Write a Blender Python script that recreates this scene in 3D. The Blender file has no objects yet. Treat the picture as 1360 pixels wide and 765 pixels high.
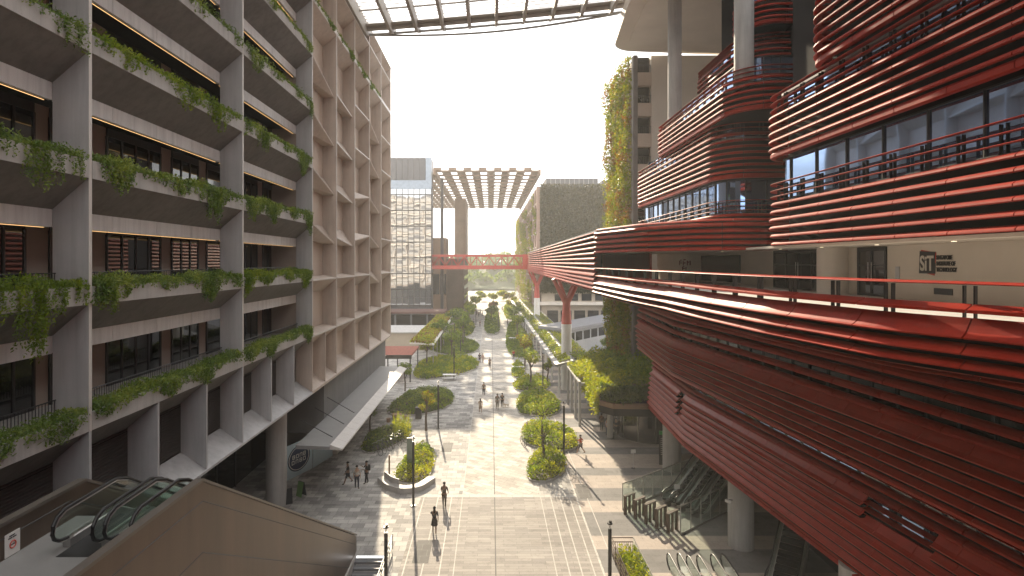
SKYV, HAZE, EXPO, SUNE = 9, 0.0008, 1.18, 5.0
import bpy, math, random
import numpy as np
from mathutils import Vector, Matrix, noise as mnoise
random.seed(7); RNG = np.random.default_rng(11)
C = bpy.context.scene.collection
R = math.radians
CAMZ, FPX, VX, VY = 17.5, 750.0, 652.0, 348.0

# ------------------------------------------------------------------ materials
MATS = {}
def mat(name, col, rough=.7, var=.12, scale=1.2, bump=0., metal=0., ior=1.5, col2=None, fine=0., stretch=None, spec=.5, streak=0.):
    if name in MATS: return MATS[name]
    m = bpy.data.materials.new(name); m.use_nodes = True; MATS[name] = m
    nt = m.node_tree; N = nt.nodes; L = nt.links
    b = N['Principled BSDF']
    b.inputs['Roughness'].default_value = rough; b.inputs['Metallic'].default_value = metal
    b.inputs['IOR'].default_value = ior; b.inputs['Specular IOR Level'].default_value = spec
    tc = N.new('ShaderNodeTexCoord'); vec = tc.outputs['Object']
    if stretch:
        mp = N.new('ShaderNodeMapping'); mp.inputs['Scale'].default_value = stretch
        L.new(vec, mp.inputs['Vector']); vec = mp.outputs['Vector']
    n1 = N.new('ShaderNodeTexNoise'); n1.inputs['Scale'].default_value = scale; n1.inputs['Detail'].default_value = 6
    n1.inputs['Roughness'].default_value = .62
    L.new(vec, n1.inputs['Vector'])
    ra = N.new('ShaderNodeValToRGB'); e = ra.color_ramp.elements
    e[0].position = .32; e[1].position = .68
    c2 = col2 or tuple(min(1, c*(1+var)) for c in col); c1 = col if col2 else tuple(c*(1-var) for c in col)
    e[0].color = (*c1, 1); e[1].color = (*c2, 1)
    L.new(n1.outputs['Fac'], ra.inputs['Fac'])
    colo = ra.outputs['Color']
    if streak:                                            # rain streaks and grime running down
        m2 = N.new('ShaderNodeMapping'); m2.inputs['Scale'].default_value = (1.9, 1.9, .13); L.new(tc.outputs['Object'], m2.inputs['Vector'])
        ns = N.new('ShaderNodeTexNoise'); ns.inputs['Scale'].default_value = 1.6; ns.inputs['Detail'].default_value = 8; ns.inputs['Roughness'].default_value = .68; L.new(m2.outputs['Vector'], ns.inputs['Vector'])
        ms = N.new('ShaderNodeMapRange'); ms.inputs['From Min'].default_value = .44; ms.inputs['From Max'].default_value = .72; ms.inputs['To Min'].default_value = 1.; ms.inputs['To Max'].default_value = 1-streak; L.new(ns.outputs['Fac'], ms.inputs['Value'])
        xs_ = N.new('ShaderNodeMix'); xs_.data_type = 'RGBA'; xs_.blend_type = 'MULTIPLY'; xs_.inputs[0].default_value = 1; L.new(colo, xs_.inputs[6]); L.new(ms.outputs['Result'], xs_.inputs[7]); colo = xs_.outputs[2]
    L.new(colo, b.inputs['Base Color'])
    rr = N.new('ShaderNodeMapRange'); rr.inputs['To Min'].default_value = rough*.85; rr.inputs['To Max'].default_value = min(1, rough*1.18)
    L.new(n1.outputs['Fac'], rr.inputs['Value']); L.new(rr.outputs['Result'], b.inputs['Roughness'])
    if bump:
        n2 = N.new('ShaderNodeTexNoise'); n2.inputs['Scale'].default_value = fine or scale*8; n2.inputs['Detail'].default_value = 4
        L.new(vec, n2.inputs['Vector'])
        bp = N.new('ShaderNodeBump'); bp.inputs['Strength'].default_value = bump; bp.inputs['Distance'].default_value = .03
        L.new(n2.outputs['Fac'], bp.inputs['Height']); L.new(bp.outputs['Normal'], b.inputs['Normal'])
    return m

def leaf_mat(name, c1, c2, c3, trans=.45):
    m = bpy.data.materials.new(name); m.use_nodes = True; MATS[name] = m
    nt = m.node_tree; N = nt.nodes; L = nt.links
    for n in list(N): N.remove(n)
    out = N.new('ShaderNodeOutputMaterial')
    geo = N.new('ShaderNodeNewGeometry'); tc = N.new('ShaderNodeTexCoord')
    n1 = N.new('ShaderNodeTexNoise'); n1.inputs['Scale'].default_value = .9; n1.inputs['Detail'].default_value = 3
    L.new(tc.outputs['Object'], n1.inputs['Vector'])
    ad = N.new('ShaderNodeMath'); ad.operation = 'MULTIPLY_ADD'; ad.inputs[1].default_value = .45
    L.new(geo.outputs['Random Per Island'], ad.inputs[0]); 
    sb = N.new('ShaderNodeMath'); sb.operation = 'MULTIPLY_ADD'; sb.inputs[1].default_value = 1.5; sb.inputs[2].default_value = -.48
    L.new(n1.outputs['Fac'], sb.inputs[0]); L.new(sb.outputs[0], ad.inputs[2])
    ra = N.new('ShaderNodeValToRGB'); e = ra.color_ramp.elements
    e[0].position = .05; e[0].color = (*c1, 1); e[1].position = .95; e[1].color = (*c3, 1)
    k = e.new(.5); k.color = (*c2, 1)
    L.new(ad.outputs[0], ra.inputs['Fac'])
    d = N.new('ShaderNodeBsdfPrincipled'); d.inputs['Roughness'].default_value = .5; d.inputs['Specular IOR Level'].default_value = .35
    t = N.new('ShaderNodeBsdfTranslucent')
    br = N.new('ShaderNodeMix'); br.data_type = 'RGBA'; br.blend_type = 'MULTIPLY'; br.inputs[0].default_value = 1
    br.inputs[7].default_value = (1.42, 1.38, .5, 1)
    L.new(ra.outputs['Color'], br.inputs[6]); L.new(br.outputs[2], t.inputs['Color'])
    L.new(ra.outputs['Color'], d.inputs['Base Color'])
    mx = N.new('ShaderNodeMixShader'); mx.inputs[0].default_value = trans
    L.new(d.outputs[0], mx.inputs[1]); L.new(t.outputs[0], mx.inputs[2]); L.new(mx.outputs[0], out.inputs['Surface'])
    return m

def glass_mat(name, tint, refl=.9, rough=.02, trans=.82, milky=False):
    """clear sheet glass: transparent body with a fresnel reflection"""
    m = bpy.data.materials.new(name); m.use_nodes = True; MATS[name] = m
    N = m.node_tree.nodes; L = m.node_tree.links
    for n in list(N): N.remove(n)
    out = N.new('ShaderNodeOutputMaterial'); lw = N.new('ShaderNodeLayerWeight'); lw.inputs['Blend'].default_value = .5
    pw = N.new('ShaderNodeMath'); pw.operation = 'POWER'; pw.inputs[1].default_value = 4.; L.new(lw.outputs['Facing'], pw.inputs[0])
    fr = N.new('ShaderNodeMath'); fr.operation = 'MULTIPLY_ADD'; fr.inputs[1].default_value = .6; fr.inputs[2].default_value = .045; L.new(pw.outputs[0], fr.inputs[0])
    tr = N.new('ShaderNodeBsdfTransparent'); tr.inputs['Color'].default_value = (*tint, 1)
    df = N.new('ShaderNodeBsdfTranslucent' if milky else 'ShaderNodeBsdfDiffuse'); df.inputs['Color'].default_value = (*[(.9 if milky else .5)*c for c in tint], 1)
    g = N.new('ShaderNodeBsdfGlossy'); g.inputs['Roughness'].default_value = rough; g.inputs['Color'].default_value = (refl, refl, refl, 1)
    m0 = N.new('ShaderNodeMixShader'); m0.inputs[0].default_value = trans
    L.new(df.outputs[0], m0.inputs[1]); L.new(tr.outputs[0], m0.inputs[2])
    m1 = N.new('ShaderNodeMixShader'); L.new(fr.outputs[0], m1.inputs[0]); L.new(m0.outputs[0], m1.inputs[1]); L.new(g.outputs[0], m1.inputs[2])
    L.new(m1.outputs[0], out.inputs['Surface'])
    return m

def emit_mat(name, col, s):
    m = bpy.data.materials.new(name); m.use_nodes = True; MATS[name] = m
    b = m.node_tree.nodes['Principled BSDF']; b.inputs['Base Color'].default_value = (*col, 1)
    b.inputs['Emission Color'].default_value = (*col, 1); b.inputs['Emission Strength'].default_value = s
    return m

def window_mat(name, col, bumpy=.0, ior=1.9, scale=.5, rough=.03, metal=0.):
    """mirror-like window glass with slightly uneven panes"""
    m = bpy.data.materials.new(name); m.use_nodes = True; MATS[name] = m
    N = m.node_tree.nodes; L = m.node_tree.links; b = N['Principled BSDF']
    b.inputs['Base Color'].default_value = (*col, 1); b.inputs['Roughness'].default_value = rough; b.inputs['IOR'].default_value = ior
    b.inputs['Metallic'].default_value = metal
    tc = N.new('ShaderNodeTexCoord'); n = N.new('ShaderNodeTexNoise'); n.inputs['Scale'].default_value = scale; n.inputs['Detail'].default_value = 1
    L.new(tc.outputs['Object'], n.inputs['Vector'])
    if bumpy:
        bp = N.new('ShaderNodeBump'); bp.inputs['Strength'].default_value = bumpy; bp.inputs['Distance'].default_value = .1
        L.new(n.outputs['Fac'], bp.inputs['Height']); L.new(bp.outputs['Normal'], b.inputs['Normal'])
    return m

def paving_mat(name, ca, cb, bw, bh, mortar=(.2, .19, .18), off=.5, ca2=None, cb2=None, big=2.0, rot=0., msize=.012, wear=.12, freq=2):
    """two layers of rectangular pavers in mixed tones"""
    m = bpy.data.materials.new(name); m.use_nodes = True; MATS[name] = m
    N = m.node_tree.nodes; L = m.node_tree.links; b = N['Principled BSDF']
    b.inputs['Roughness'].default_value = .78; b.inputs['Specular IOR Level'].default_value = .22
    tc = N.new('ShaderNodeTexCoord'); mp = N.new('ShaderNodeMapping'); mp.inputs['Rotation'].default_value = (0, 0, rot)
    L.new(tc.outputs['Object'], mp.inputs['Vector'])
    def brick(c1, c2, w, h, ms):
        t = N.new('ShaderNodeTexBrick'); t.offset = off; t.offset_frequency = freq
        t.inputs['Color1'].default_value = (*c1, 1); t.inputs['Color2'].default_value = (*c2, 1); t.inputs['Mortar'].default_value = (*mortar, 1)
        t.inputs['Scale'].default_value = 1; t.inputs['Mortar Size'].default_value = ms; t.inputs['Brick Width'].default_value = w; t.inputs['Row Height'].default_value = h
        t.inputs['Mortar Smooth'].default_value = .2
        L.new(mp.outputs['Vector'], t.inputs['Vector']); return t
    t1 = brick(ca, cb, bw, bh, msize)
    col = t1.outputs['Color']
    if ca2:
        t2 = brick(ca2, cb2, bw*big, bh*big, 0)
        mx = N.new('ShaderNodeMix'); mx.data_type = 'RGBA'; mx.blend_type = 'MULTIPLY'; mx.inputs[0].default_value = 1
        L.new(col, mx.inputs[6]); L.new(t2.outputs['Color'], mx.inputs[7]); col = mx.outputs[2]
    n = N.new('ShaderNodeTexNoise'); n.inputs['Scale'].default_value = .35; n.inputs['Detail'].default_value = 8; n.inputs['Roughness'].default_value = .7
    L.new(tc.outputs['Object'], n.inputs['Vector'])
    mr = N.new('ShaderNodeMapRange'); mr.inputs['From Min'].default_value = .3; mr.inputs['From Max'].default_value = .7
    mr.inputs['To Min'].default_value = 1-wear; mr.inputs['To Max'].default_value = 1+wear*.6
    L.new(n.outputs['Fac'], mr.inputs['Value'])
    nb = N.new('ShaderNodeTexNoise'); nb.inputs['Scale'].default_value = 2.3; nb.inputs['Detail'].default_value = 9; nb.inputs['Roughness'].default_value = .75; L.new(tc.outputs['Object'], nb.inputs['Vector'])
    mb_ = N.new('ShaderNodeMapRange'); mb_.inputs['From Min'].default_value = .52; mb_.inputs['From Max'].default_value = .74; mb_.inputs['To Min'].default_value = 1.; mb_.inputs['To Max'].default_value = .62; L.new(nb.outputs['Fac'], mb_.inputs['Value'])
    mz = N.new('ShaderNodeMix'); mz.data_type = 'RGBA'; mz.blend_type = 'MULTIPLY'; mz.inputs[0].default_value = 1; L.new(col, mz.inputs[6]); L.new(mb_.outputs['Result'], mz.inputs[7]); col = mz.outputs[2]
    mx = N.new('ShaderNodeMix'); mx.data_type = 'RGBA'; mx.blend_type = 'MULTIPLY'; mx.inputs[0].default_value = 1
    L.new(col, mx.inputs[6]); L.new(mr.outputs['Result'], mx.inputs[7]); L.new(mx.outputs[2], b.inputs['Base Color'])
    return m

CONC = mat('grey concrete', (.42, .405, .39), .75, .10, .5, .12, fine=14, streak=.28)
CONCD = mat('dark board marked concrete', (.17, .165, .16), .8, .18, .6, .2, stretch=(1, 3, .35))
BEIGE = mat('beige panel', (.50, .41, .34), .7, .08, .45, .06, fine=10)
FIN = mat('painted fin panel', (.43, .425, .43), .65, .09, .5, .06, fine=12, streak=.20)
FINB = mat('warm painted fin panel', (.46, .385, .33), .65, .09, .5, .06, fine=12, streak=.18)
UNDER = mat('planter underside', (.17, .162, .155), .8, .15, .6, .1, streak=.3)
FASC = mat('white fascia panel', (.70, .69, .68), .55, .07, .5, .04, streak=.25)
WALLW = mat('warm interior wall', (.36, .30, .255), .8, .1, .5)
DARK = mat('dark frame metal', (.025, .025, .027), .45, .2, 1)
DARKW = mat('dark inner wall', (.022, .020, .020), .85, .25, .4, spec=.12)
LOUV = mat('bronze ventilation slats', (.10, .085, .08), .5, .1, 1)
BRONZE = mat('bronze metal cladding', (.125, .090, .070), .36, .22, .9, .0, metal=.55, stretch=(1, 1, .10))
COPING = mat('coping metal', (.15, .13, .115), .4, .08, .8, metal=.3)
RED = mat('red painted aluminium', (.255, .017, .008), .46, .16, .8, .03, fine=20, col2=(.335, .027, .012), spec=.11, streak=.25)
REDG = mat('glossy red aluminium', (.36, .024, .010), .34, .14, .8, .03, fine=20, col2=(.45, .036, .015), spec=.34, streak=.22)
LIP_SHADE = mat('painted louvre lip shade', (.005, .004, .004), .95, .1, 1, spec=.03)  # black colour standing in for shade under the louvre lips
REDB = mat('bright red paint', (.50, .055, .03), .45, .08, 1)
REDT = mat('bridge red paint', (.42, .06, .045), .5, .1, .6)
CANG = mat('canopy grey sheet', (.27, .265, .26), .5, .08, .6)
WARMG = mat('warm grey steel', (.36, .33, .30), .6, .1, .6)
WHITE = mat('white painted metal', (.66, .645, .62), .5, .05, .6)
EDGE = mat('pale edge trim', (.55, .52, .49), .5, .06, .8)
LIGHTW = mat('light wall paint', (.66, .60, .53), .75, .06, .4, .03)
STEEL = mat('brushed steel', (.42, .41, .40), .35, .12, 2, metal=.8)
BLACK = mat('black rubber', (.012, .012, .013), .45, .2, 2)
LAMPM = mat('lamp post paint', (.03, .028, .026), .45, .2, 2)
WOOD = mat('brown timber', (.22, .13, .075), .65, .25, 1.5, .1, stretch=(1, 8, 8))
STONE = mat('bench granite', (.36, .345, .33), .6, .12, 1.2, .1)
SOIL = mat('planting soil', (.055, .042, .03), .95, .3, 2, .3)
BARK = mat('tree bark', (.11, .085, .065), .9, .3, 4, .5, stretch=(1, 1, .25))
PEACH = mat('red brown sedum mat', (.20, .055, .035), .9, .35, 3, .4)
GREYS = mat('grey screen panel', (.10, .10, .11), .5, .12, .3)
ROOFG = mat('grey metal roof', (.30, .30, .31), .5, .1, .5)
SANDW = mat('sand coloured wall', (.42, .36, .29), .8, .1, .3)
BROWNB = mat('brown stone cladding', (.22, .15, .105), .7, .2, .25, .1)
TILEB = mat('terracotta clad wall', (.30, .20, .16), .75, .15, .5)
GLD = window_mat('dark window glass', (.015, .017, .02), .015, 1.75, .35)
GLB = window_mat('blue tinted window glass', (.24, .36, .58), .05, 2.0, .5, .03, metal=.85)
GLT = window_mat('mirror curtain glass', (.50, .51, .53), .16, 1.8, .28, .02, metal=.85)
GLC = glass_mat('clear green balustrade glass', (.90, .96, .93), trans=.97)
GLW = glass_mat('pale roof glass', (.95, .96, .97), trans=.55, milky=True)
LED = emit_mat('warm light strip', (1., .60, .25), .7)
DOWNL = emit_mat('downlight', (1., .85, .6), .7)
LF_V = leaf_mat('hanging vine leaves', (.04, .085, .018), (.13, .20, .04), (.30, .35, .08), .35)
LF_G = leaf_mat('shrub leaves', (.055, .10, .016), (.14, .21, .028), (.27, .31, .04), .54)
LF_Y = leaf_mat('yellow green shrub leaves', (.10, .14, .014), (.24, .275, .022), (.42, .38, .03), .56)
LF_D = leaf_mat('dark green shrub leaves', (.04, .075, .016), (.085, .135, .024), (.17, .20, .035), .48)
LF_W = leaf_mat('wall creeper leaves', (.06, .10, .014), (.17, .20, .022), (.31, .23, .03), .5)
LF_B = leaf_mat('facade creeper leaves', (.03, .034, .015), (.052, .055, .022), (.085, .075, .03), .25)
LF_R = leaf_mat('orange leaves', (.12, .06, .02), (.20, .09, .025), (.30, .16, .03), .4)

# ------------------------------------------------------------------ mesh helpers
WL = {}
def tag(o, label=None, cat=None, group=None, kind=None):
    if label: o['label'] = label
    if cat: o['category'] = cat
    if group: o['group'] = group
    if kind: o['kind'] = kind
    return o
def thing(name, label, cat, loc=(0, 0, 0), rotz=0., group=None, local=False):
    o = bpy.data.objects.new(name, None); C.objects.link(o)
    o.location = loc; o.rotation_euler = (0, 0, rotz); o.empty_display_size = .3
    WL[o.name] = Vector((0, 0, 0)) if local else Vector(loc)
    return tag(o, label, cat, group)
def link_mesh(name, me, parent=None, base=None):
    o = bpy.data.objects.new(name, me); C.objects.link(o)
    if parent is not None:
        o.parent = parent; off = WL[parent.name]
    else:
        off = Vector(base) if base else Vector((0, 0, 0)); o.location = off
    if off.length > 0: me.transform(Matrix.Translation(-off))
    WL[o.name] = off
    return o
class MB:
    def __init__(s): s.v = []; s.f = []; s.m = []; s.cur = 0
    def add(s, vs, fs):
        n = len(s.v); s.v += [tuple(p) for p in vs]; s.f += [tuple(i+n for i in f) for f in fs]; s.m += [s.cur]*len(fs); return s
    def box(s, x0, x1, y0, y1, z0, z1):
        v = [(x0, y0, z0), (x1, y0, z0), (x1, y1, z0), (x0, y1, z0), (x0, y0, z1), (x1, y0, z1), (x1, y1, z1), (x0, y1, z1)]
        return s.add(v, [(0, 3, 2, 1), (4, 5, 6, 7), (0, 1, 5, 4), (1, 2, 6, 5), (2, 3, 7, 6), (3, 0, 4, 7)])
    def obox(s, c, d, rz=0.):
        n = len(s.v); x, y, z = [k/2 for k in d]; s.box(-x, x, -y, y, -z, z); cs, sn = math.cos(rz), math.sin(rz)
        for i in range(n, n+8):
            a = s.v[i]; s.v[i] = (c[0]+a[0]*cs-a[1]*sn, c[1]+a[0]*sn+a[1]*cs, c[2]+a[2])
        return s
    def prism(s, poly, a, b, axis):
        """extrude a 2-D polygon along an axis between a and b"""
        k = len(poly); vs = []
        for t in (a, b):
            for p, q in poly:
                vs.append((t, p, q) if axis == 'x' else (p, t, q) if axis == 'y' else (p, q, t))
        fs = [tuple(range(k)), tuple(range(2*k-1, k-1, -1))] + [(i, i+k, (i+1) % k+k, (i+1) % k) for i in range(k)]
        return s.add(vs, fs)
    def tube(s, pts, r, n=8, cap=True, r2=None, up=None):
        pts = [Vector(p) for p in pts]; k = len(pts); vs = []; fs = []
        for i, p in enumerate(pts):
            t = (pts[min(i+1, k-1)]-pts[max(i-1, 0)]).normalized()
            a = t.orthogonal().normalized() if abs(t.z) > .95 else t.cross(Vector((0, 0, 1))).normalized()
            b = t.cross(a)
            rr = r if r2 is None else r+(r2-r)*i/max(1, k-1)
            if isinstance(r, (list, tuple)): rr = r[i]
            for j in range(n):
                w = 2*math.pi*j/n; vs.append(p+a*math.cos(w)*rr+b*math.sin(w)*rr)
        for i in range(k-1):
            for j in range(n): fs.append((i*n+j, i*n+(j+1) % n, (i+1)*n+(j+1) % n, (i+1)*n+j))
        if cap: fs += [tuple(range(n-1, -1, -1)), tuple(range((k-1)*n, k*n))]
        return s.add(vs, fs)
    def cyl(s, x, y, z0, z1, r, n=24, r2=None):
        return s.tube([(x, y, z0), (x, y, z1)], r, n, True, r2 if r2 is not None else r)
    def ring(s, c, R_, r, axis='y', n=20, m=6):
        vs = []; fs = []
        for i in range(n):
            a = 2*math.pi*i/n
            for j in range(m):
                b = 2*math.pi*j/m; d = R_+r*math.cos(b); u, v, w = d*math.cos(a), d*math.sin(a), r*math.sin(b)
                vs.append({'y': (c[0]+u, c[1]+w, c[2]+v), 'x': (c[0]+w, c[1]+u, c[2]+v), 'z': (c[0]+u, c[1]+v, c[2]+w)}[axis])
        for i in range(n):
            for j in range(m): fs.append((i*m+j, ((i+1) % n)*m+j, ((i+1) % n)*m+(j+1) % m, i*m+(j+1) % m))
        return s.add(vs, fs)
    def ball(s, c, r, n=10, m=7, sz=(1, 1, 1), zmin=-1.):
        vs = []; fs = []
        for i in range(m+1):
            t = math.pi*i/m
            for j in range(n):
                a = 2*math.pi*j/n; z = max(zmin, math.cos(t))
                vs.append((c[0]+r*sz[0]*math.sin(t)*math.cos(a), c[1]+r*sz[1]*math.sin(t)*math.sin(a), c[2]+r*sz[2]*z))
        for i in range(m):
            for j in range(n): fs.append((i*n+j, (i+1)*n+j, (i+1)*n+(j+1) % n, i*n+(j+1) % n))
        return s.add(vs, fs)
    def sheet(s, x0, x1, y0, y1, z, holes=()):
        xs = sorted({x0, x1, *[h for q in holes for h in q[:2] if x0 < h < x1]}); ys = sorted({y0, y1, *[h for q in holes for h in q[2:] if y0 < h < y1]})
        for i in range(len(xs)-1):
            for j in range(len(ys)-1):
                cx, cy = (xs[i]+xs[i+1])/2, (ys[j]+ys[j+1])/2
                if any(q[0] < cx < q[1] and q[2] < cy < q[3] for q in holes): continue
                s.add([(xs[i], ys[j], z), (xs[i+1], ys[j], z), (xs[i+1], ys[j+1], z), (xs[i], ys[j+1], z)], [(0, 1, 2, 3)])
        return s
    def build(s, name, mats, parent=None, base=None, smooth=False, bevel=0.):
        me = bpy.data.meshes.new(name); me.from_pydata(s.v, [], s.f)
        mats = mats if isinstance(mats, (list, tuple)) else [mats]
        for m in mats: me.materials.append(m)
        if len(mats) > 1: me.polygons.foreach_set('material_index', s.m)
        o = link_mesh(name, me, parent, base)
        if smooth:
            me.polygons.foreach_set('use_smooth', [True]*len(me.polygons))
            me.set_sharp_from_angle(angle=R(40))
        me.validate(); me.update()
        if bevel:
            b = o.modifiers.new('bevel', 'BEVEL'); b.width = bevel; b.segments = 1; b.limit_method = 'ANGLE'
        return o
def structure(o): o['kind'] = 'structure'; return o

def leaves(name, P, size, material, parent=None, base=None, ratio=.45, droop=0.):
    """one small folded leaf per point"""
    P = np.asarray(P, float); n = len(P)
    sz = np.broadcast_to(np.asarray(size, float), (n,))*RNG.uniform(.65, 1.35, n)
    d = RNG.normal(size=(n, 3)); d[:, 2] -= droop; d /= np.linalg.norm(d, axis=1)[:, None]
    u = RNG.normal(size=(n, 3)); u -= d*(u*d).sum(1)[:, None]; u /= np.linalg.norm(u, axis=1)[:, None]
    a = P-d*sz[:, None]*.5; c = P+d*sz[:, None]*.5; w = u*(sz*ratio*.5)[:, None]
    V = np.stack([a, P+w, c, P-w], 1).reshape(-1, 3)
    me = bpy.data.meshes.new(name); me.vertices.add(4*n); me.loops.add(4*n); me.polygons.add(n)
    me.vertices.foreach_set('co', V.ravel()); me.loops.foreach_set('vertex_index', np.arange(4*n, dtype=np.int32))
    me.polygons.foreach_set('loop_start', np.arange(0, 4*n, 4, dtype=np.int32))
    me.materials.append(material); me.update(calc_edges=True)
    return link_mesh(name, me, parent, base)

def text_mesh(name, s, size, material, parent, loc, rot, align='LEFT', ext=.015, bold=0., sx=1.):
    cu = bpy.data.curves.new(name, 'FONT'); cu.body = s; cu.size = size; cu.extrude = ext; cu.align_x = align; cu.offset = bold
    o = bpy.data.objects.new('tmp', cu); C.objects.link(o)
    dg = bpy.context.evaluated_depsgraph_get(); me = bpy.data.meshes.new_from_object(o.evaluated_get(dg))
    bpy.data.objects.remove(o); me.name = name
    me.materials.clear(); me.materials.append(material)
    me.transform(Matrix.Translation(loc) @ rot.to_4x4() @ Matrix.Diagonal((sx, 1, 1, 1)))
    return link_mesh(name, me, parent)

# ------------------------------------------------------------------ swept louvres
def fillet(pts, rad):
    pts = [Vector(p) for p in pts]; out = [pts[0]]
    for i in range(1, len(pts)-1):
        r = rad.get(i, 0) if isinstance(rad, dict) else rad
        p, a, b = pts[i], pts[i-1]-pts[i], pts[i+1]-pts[i]
        ang = a.angle(b)
        if r <= 0 or ang > math.pi-.03: out.append(p); continue
        t = min(r/math.tan(ang/2), a.length*.48, b.length*.48); r2 = t*math.tan(ang/2)
        a.normalize(); b.normalize(); c = p+(a+b).normalized()*(r2/math.sin(ang/2))
        s0, s1 = p+a*t-c, p+b*t-c
        a0, a1 = math.atan2(s0.y, s0.x), math.atan2(s1.y, s1.x); tot = (a1-a0+math.pi) % (2*math.pi)-math.pi; n = max(3, int(abs(tot)/R(11)))
        for k in range(n+1): out.append(c+Vector((math.cos(a0+tot*k/n), math.sin(a0+tot*k/n)))*r2)
    out.append(pts[-1]); return out
class Path:
    def __init__(s, pts, rad=0.):
        s.p = fillet(pts, rad) if rad else [Vector(p) for p in pts]
        q = [s.p[0]]
        for p in s.p[1:]:
            if (p-q[-1]).length > 1e-4: q.append(p)
        s.p = q; s.s = [0.]
        for i in range(1, len(q)): s.s.append(s.s[-1]+(q[i]-q[i-1]).length)
        n = []
        for i in range(len(q)):
            t0 = (q[i]-q[i-1]).normalized() if i else None; t1 = (q[i+1]-q[i]).normalized() if i+1 < len(q) else None
            if t0 is None: t0 = t1
            if t1 is None: t1 = t0
            n0, n1 = Vector((-t0.y, t0.x)), Vector((-t1.y, t1.x)); b = (n0+n1).normalized(); n.append(b/max(.35, b.dot(n0)))
        s.n = n; s.len = s.s[-1]
    def at(s, t):
        i = 0
        while i < len(s.s)-2 and s.s[i+1] < t: i += 1
        d = s.s[i+1]-s.s[i]; k = (t-s.s[i])/d
        tg = (s.p[i+1]-s.p[i]).normalized()
        if k < 1e-5: nn = s.n[i]
        elif k > 1-1e-5: nn = s.n[i+1]
        else: nn = Vector((-tg.y, tg.x))
        return s.p[i]+(s.p[i+1]-s.p[i])*k, nn
    def cut(s, a, b): return [a]+[t for t in s.s if a+1e-3 < t < b-1e-3]+[b]
def sweep(mb, path, prof, z=0., off=0., panel=0., gap=.025, a=0., b=None, phase=0., zf=None):
    b = path.len if b is None else b
    cuts = [a]
    if panel:
        t = a+panel*(phase if phase > .05 else 1)
        while t < b-.2: cuts.append(t); t += panel
    cuts.append(b); k = len(prof)
    for i in range(len(cuts)-1):
        g = gap/2 if panel else 0
        ts = path.cut(cuts[i]+(g if i else 0), cuts[i+1]-(g if i+2 < len(cuts) else 0)); vs = []
        for t in ts:
            p, n = path.at(t); dz = zf(t) if zf else 0.
            for o, h in prof: vs.append((p.x+n.x*(o+off), p.y+n.y*(o+off), z+h+dz))
        fs = []
        for j in range(len(ts)-1):
            for q in range(k): fs.append((j*k+q, j*k+(q+1) % k, (j+1)*k+(q+1) % k, (j+1)*k+q))
        fs += [tuple(range(k-1, -1, -1)), tuple(range((len(ts)-1)*k, len(ts)*k))]
        mb.add(vs, fs)
    return mb
SHINGLE = [(-.12, .37), (-.04, .38), (.09, .24), (.18, .10), (.22, .01), (.21, -.025), (.19, -.03), (.13, .05), (.05, .17), (-.10, .33)]
BLADE = [(-.12, .225), (.02, .235), (.14, .185), (.215, .10), (.225, .03), (.19, -.01), (.06, .0), (.14, .045), (.10, .13), (-.02, .19)]
LAP = [(-.14, .40), (-.07, .41), (.03, .25), (.13, .11), (.22, .035), (.28, .0), (.275, -.035), (.22, -.03), (.10, .06), (.0, .18), (-.12, .36)]
RAIL = [(-.16, .0), (.14, -.035), (.155, -.05), (.14, -.07), (-.16, -.035)]
PLATE = [(-.14, .10), (.13, -.02), (.14, -.08), (-.12, .05)]
TRIM = [(-.1, .30), (.06, .30), (.14, .2), (.14, .04), (.06, 0), (-.1, 0)]
def scaled(prof, so, sz): return [(o*so, z*sz) for o, z in prof]
def slab_from(path, close, z0, z1, off=0.):
    pts = []
    for t in path.s:
        p, n = path.at(t); pts.append((p.x+n.x*off, p.y+n.y*off))
    return MB().prism(pts+list(close), z0, z1, 'z')
# ================================================================== SETTING: ground, paving, hills
HOLE = (-8.05, -6.05, 22.0, 33.7)                     # open stair well in the plaza
structure(MB().sheet(-900, 900, -300, 1500, -.03, [HOLE]).build('ground', mat('distant ground', (.20, .19, .16), .9, .25, .05)))
PV_L = paving_mat('mosaic granite paving', (.56, .535, .50), (.27, .26, .25), (.80), .60, ca2=(1, 1, 1), cb2=(.68, .68, .68), big=1.5, rot=R(0))
PV_C = paving_mat('plank granite paving', (.38, .35, .32), (.26, .24, .225), 1.6, .28, ca2=(1, 1, 1), cb2=(.80, .79, .78), big=3.1)
PV_F = paving_mat('light granite chevron paving', (.60, .56, .51), (.35, .325, .29), .95, .45, ca2=(1, 1, 1), cb2=(.84, .83, .82), big=1.7, rot=R(34))
PV_R1 = paving_mat('pinkish granite band', (.43, .37, .325), (.38, .33, .29), 1.2, .6, msize=.006)
PV_R2 = paving_mat('grey granite band', (.22, .21, .205), (.17, .165, .16), 1.2, .6, msize=.006)
PV_W = paving_mat('white granite strip', (.56, .53, .49), (.48, .46, .43), .8, .4, msize=.008)
PV_K = paving_mat('dark drain and painted shadow', (.12, .115, .11), (.10, .095, .09), .7, .7)  # dark tone shared by the drain channel and the painted lamp post shadows
PV_E = paving_mat('entrance granite', (.36, .34, .32), (.30, .285, .27), 1.2, 1.2)
structure(MB().sheet(-24, -2.1, 4, 262, 0., [HOLE]).build('plaza_paving', PV_L))
structure(MB().sheet(-5.2, 6.3, 4, 42, .003).build('central_path', PV_C))
structure(MB().sheet(-2.1, 3.7, 42.5, 262, 0.).build('light_path', PV_F))
structure(MB().sheet(3.7, 6.3, 42.5, 262, 0.).build('side_paving', PV_L)); structure(MB().sheet(3.7, 6.3, 4, 42.5, -.004).build('side_base', PV_L))
structure(MB().sheet(-6.3, 6.3, 42., 42.5, .008).build('white_paving_band', PV_W))
mb = MB()
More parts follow.
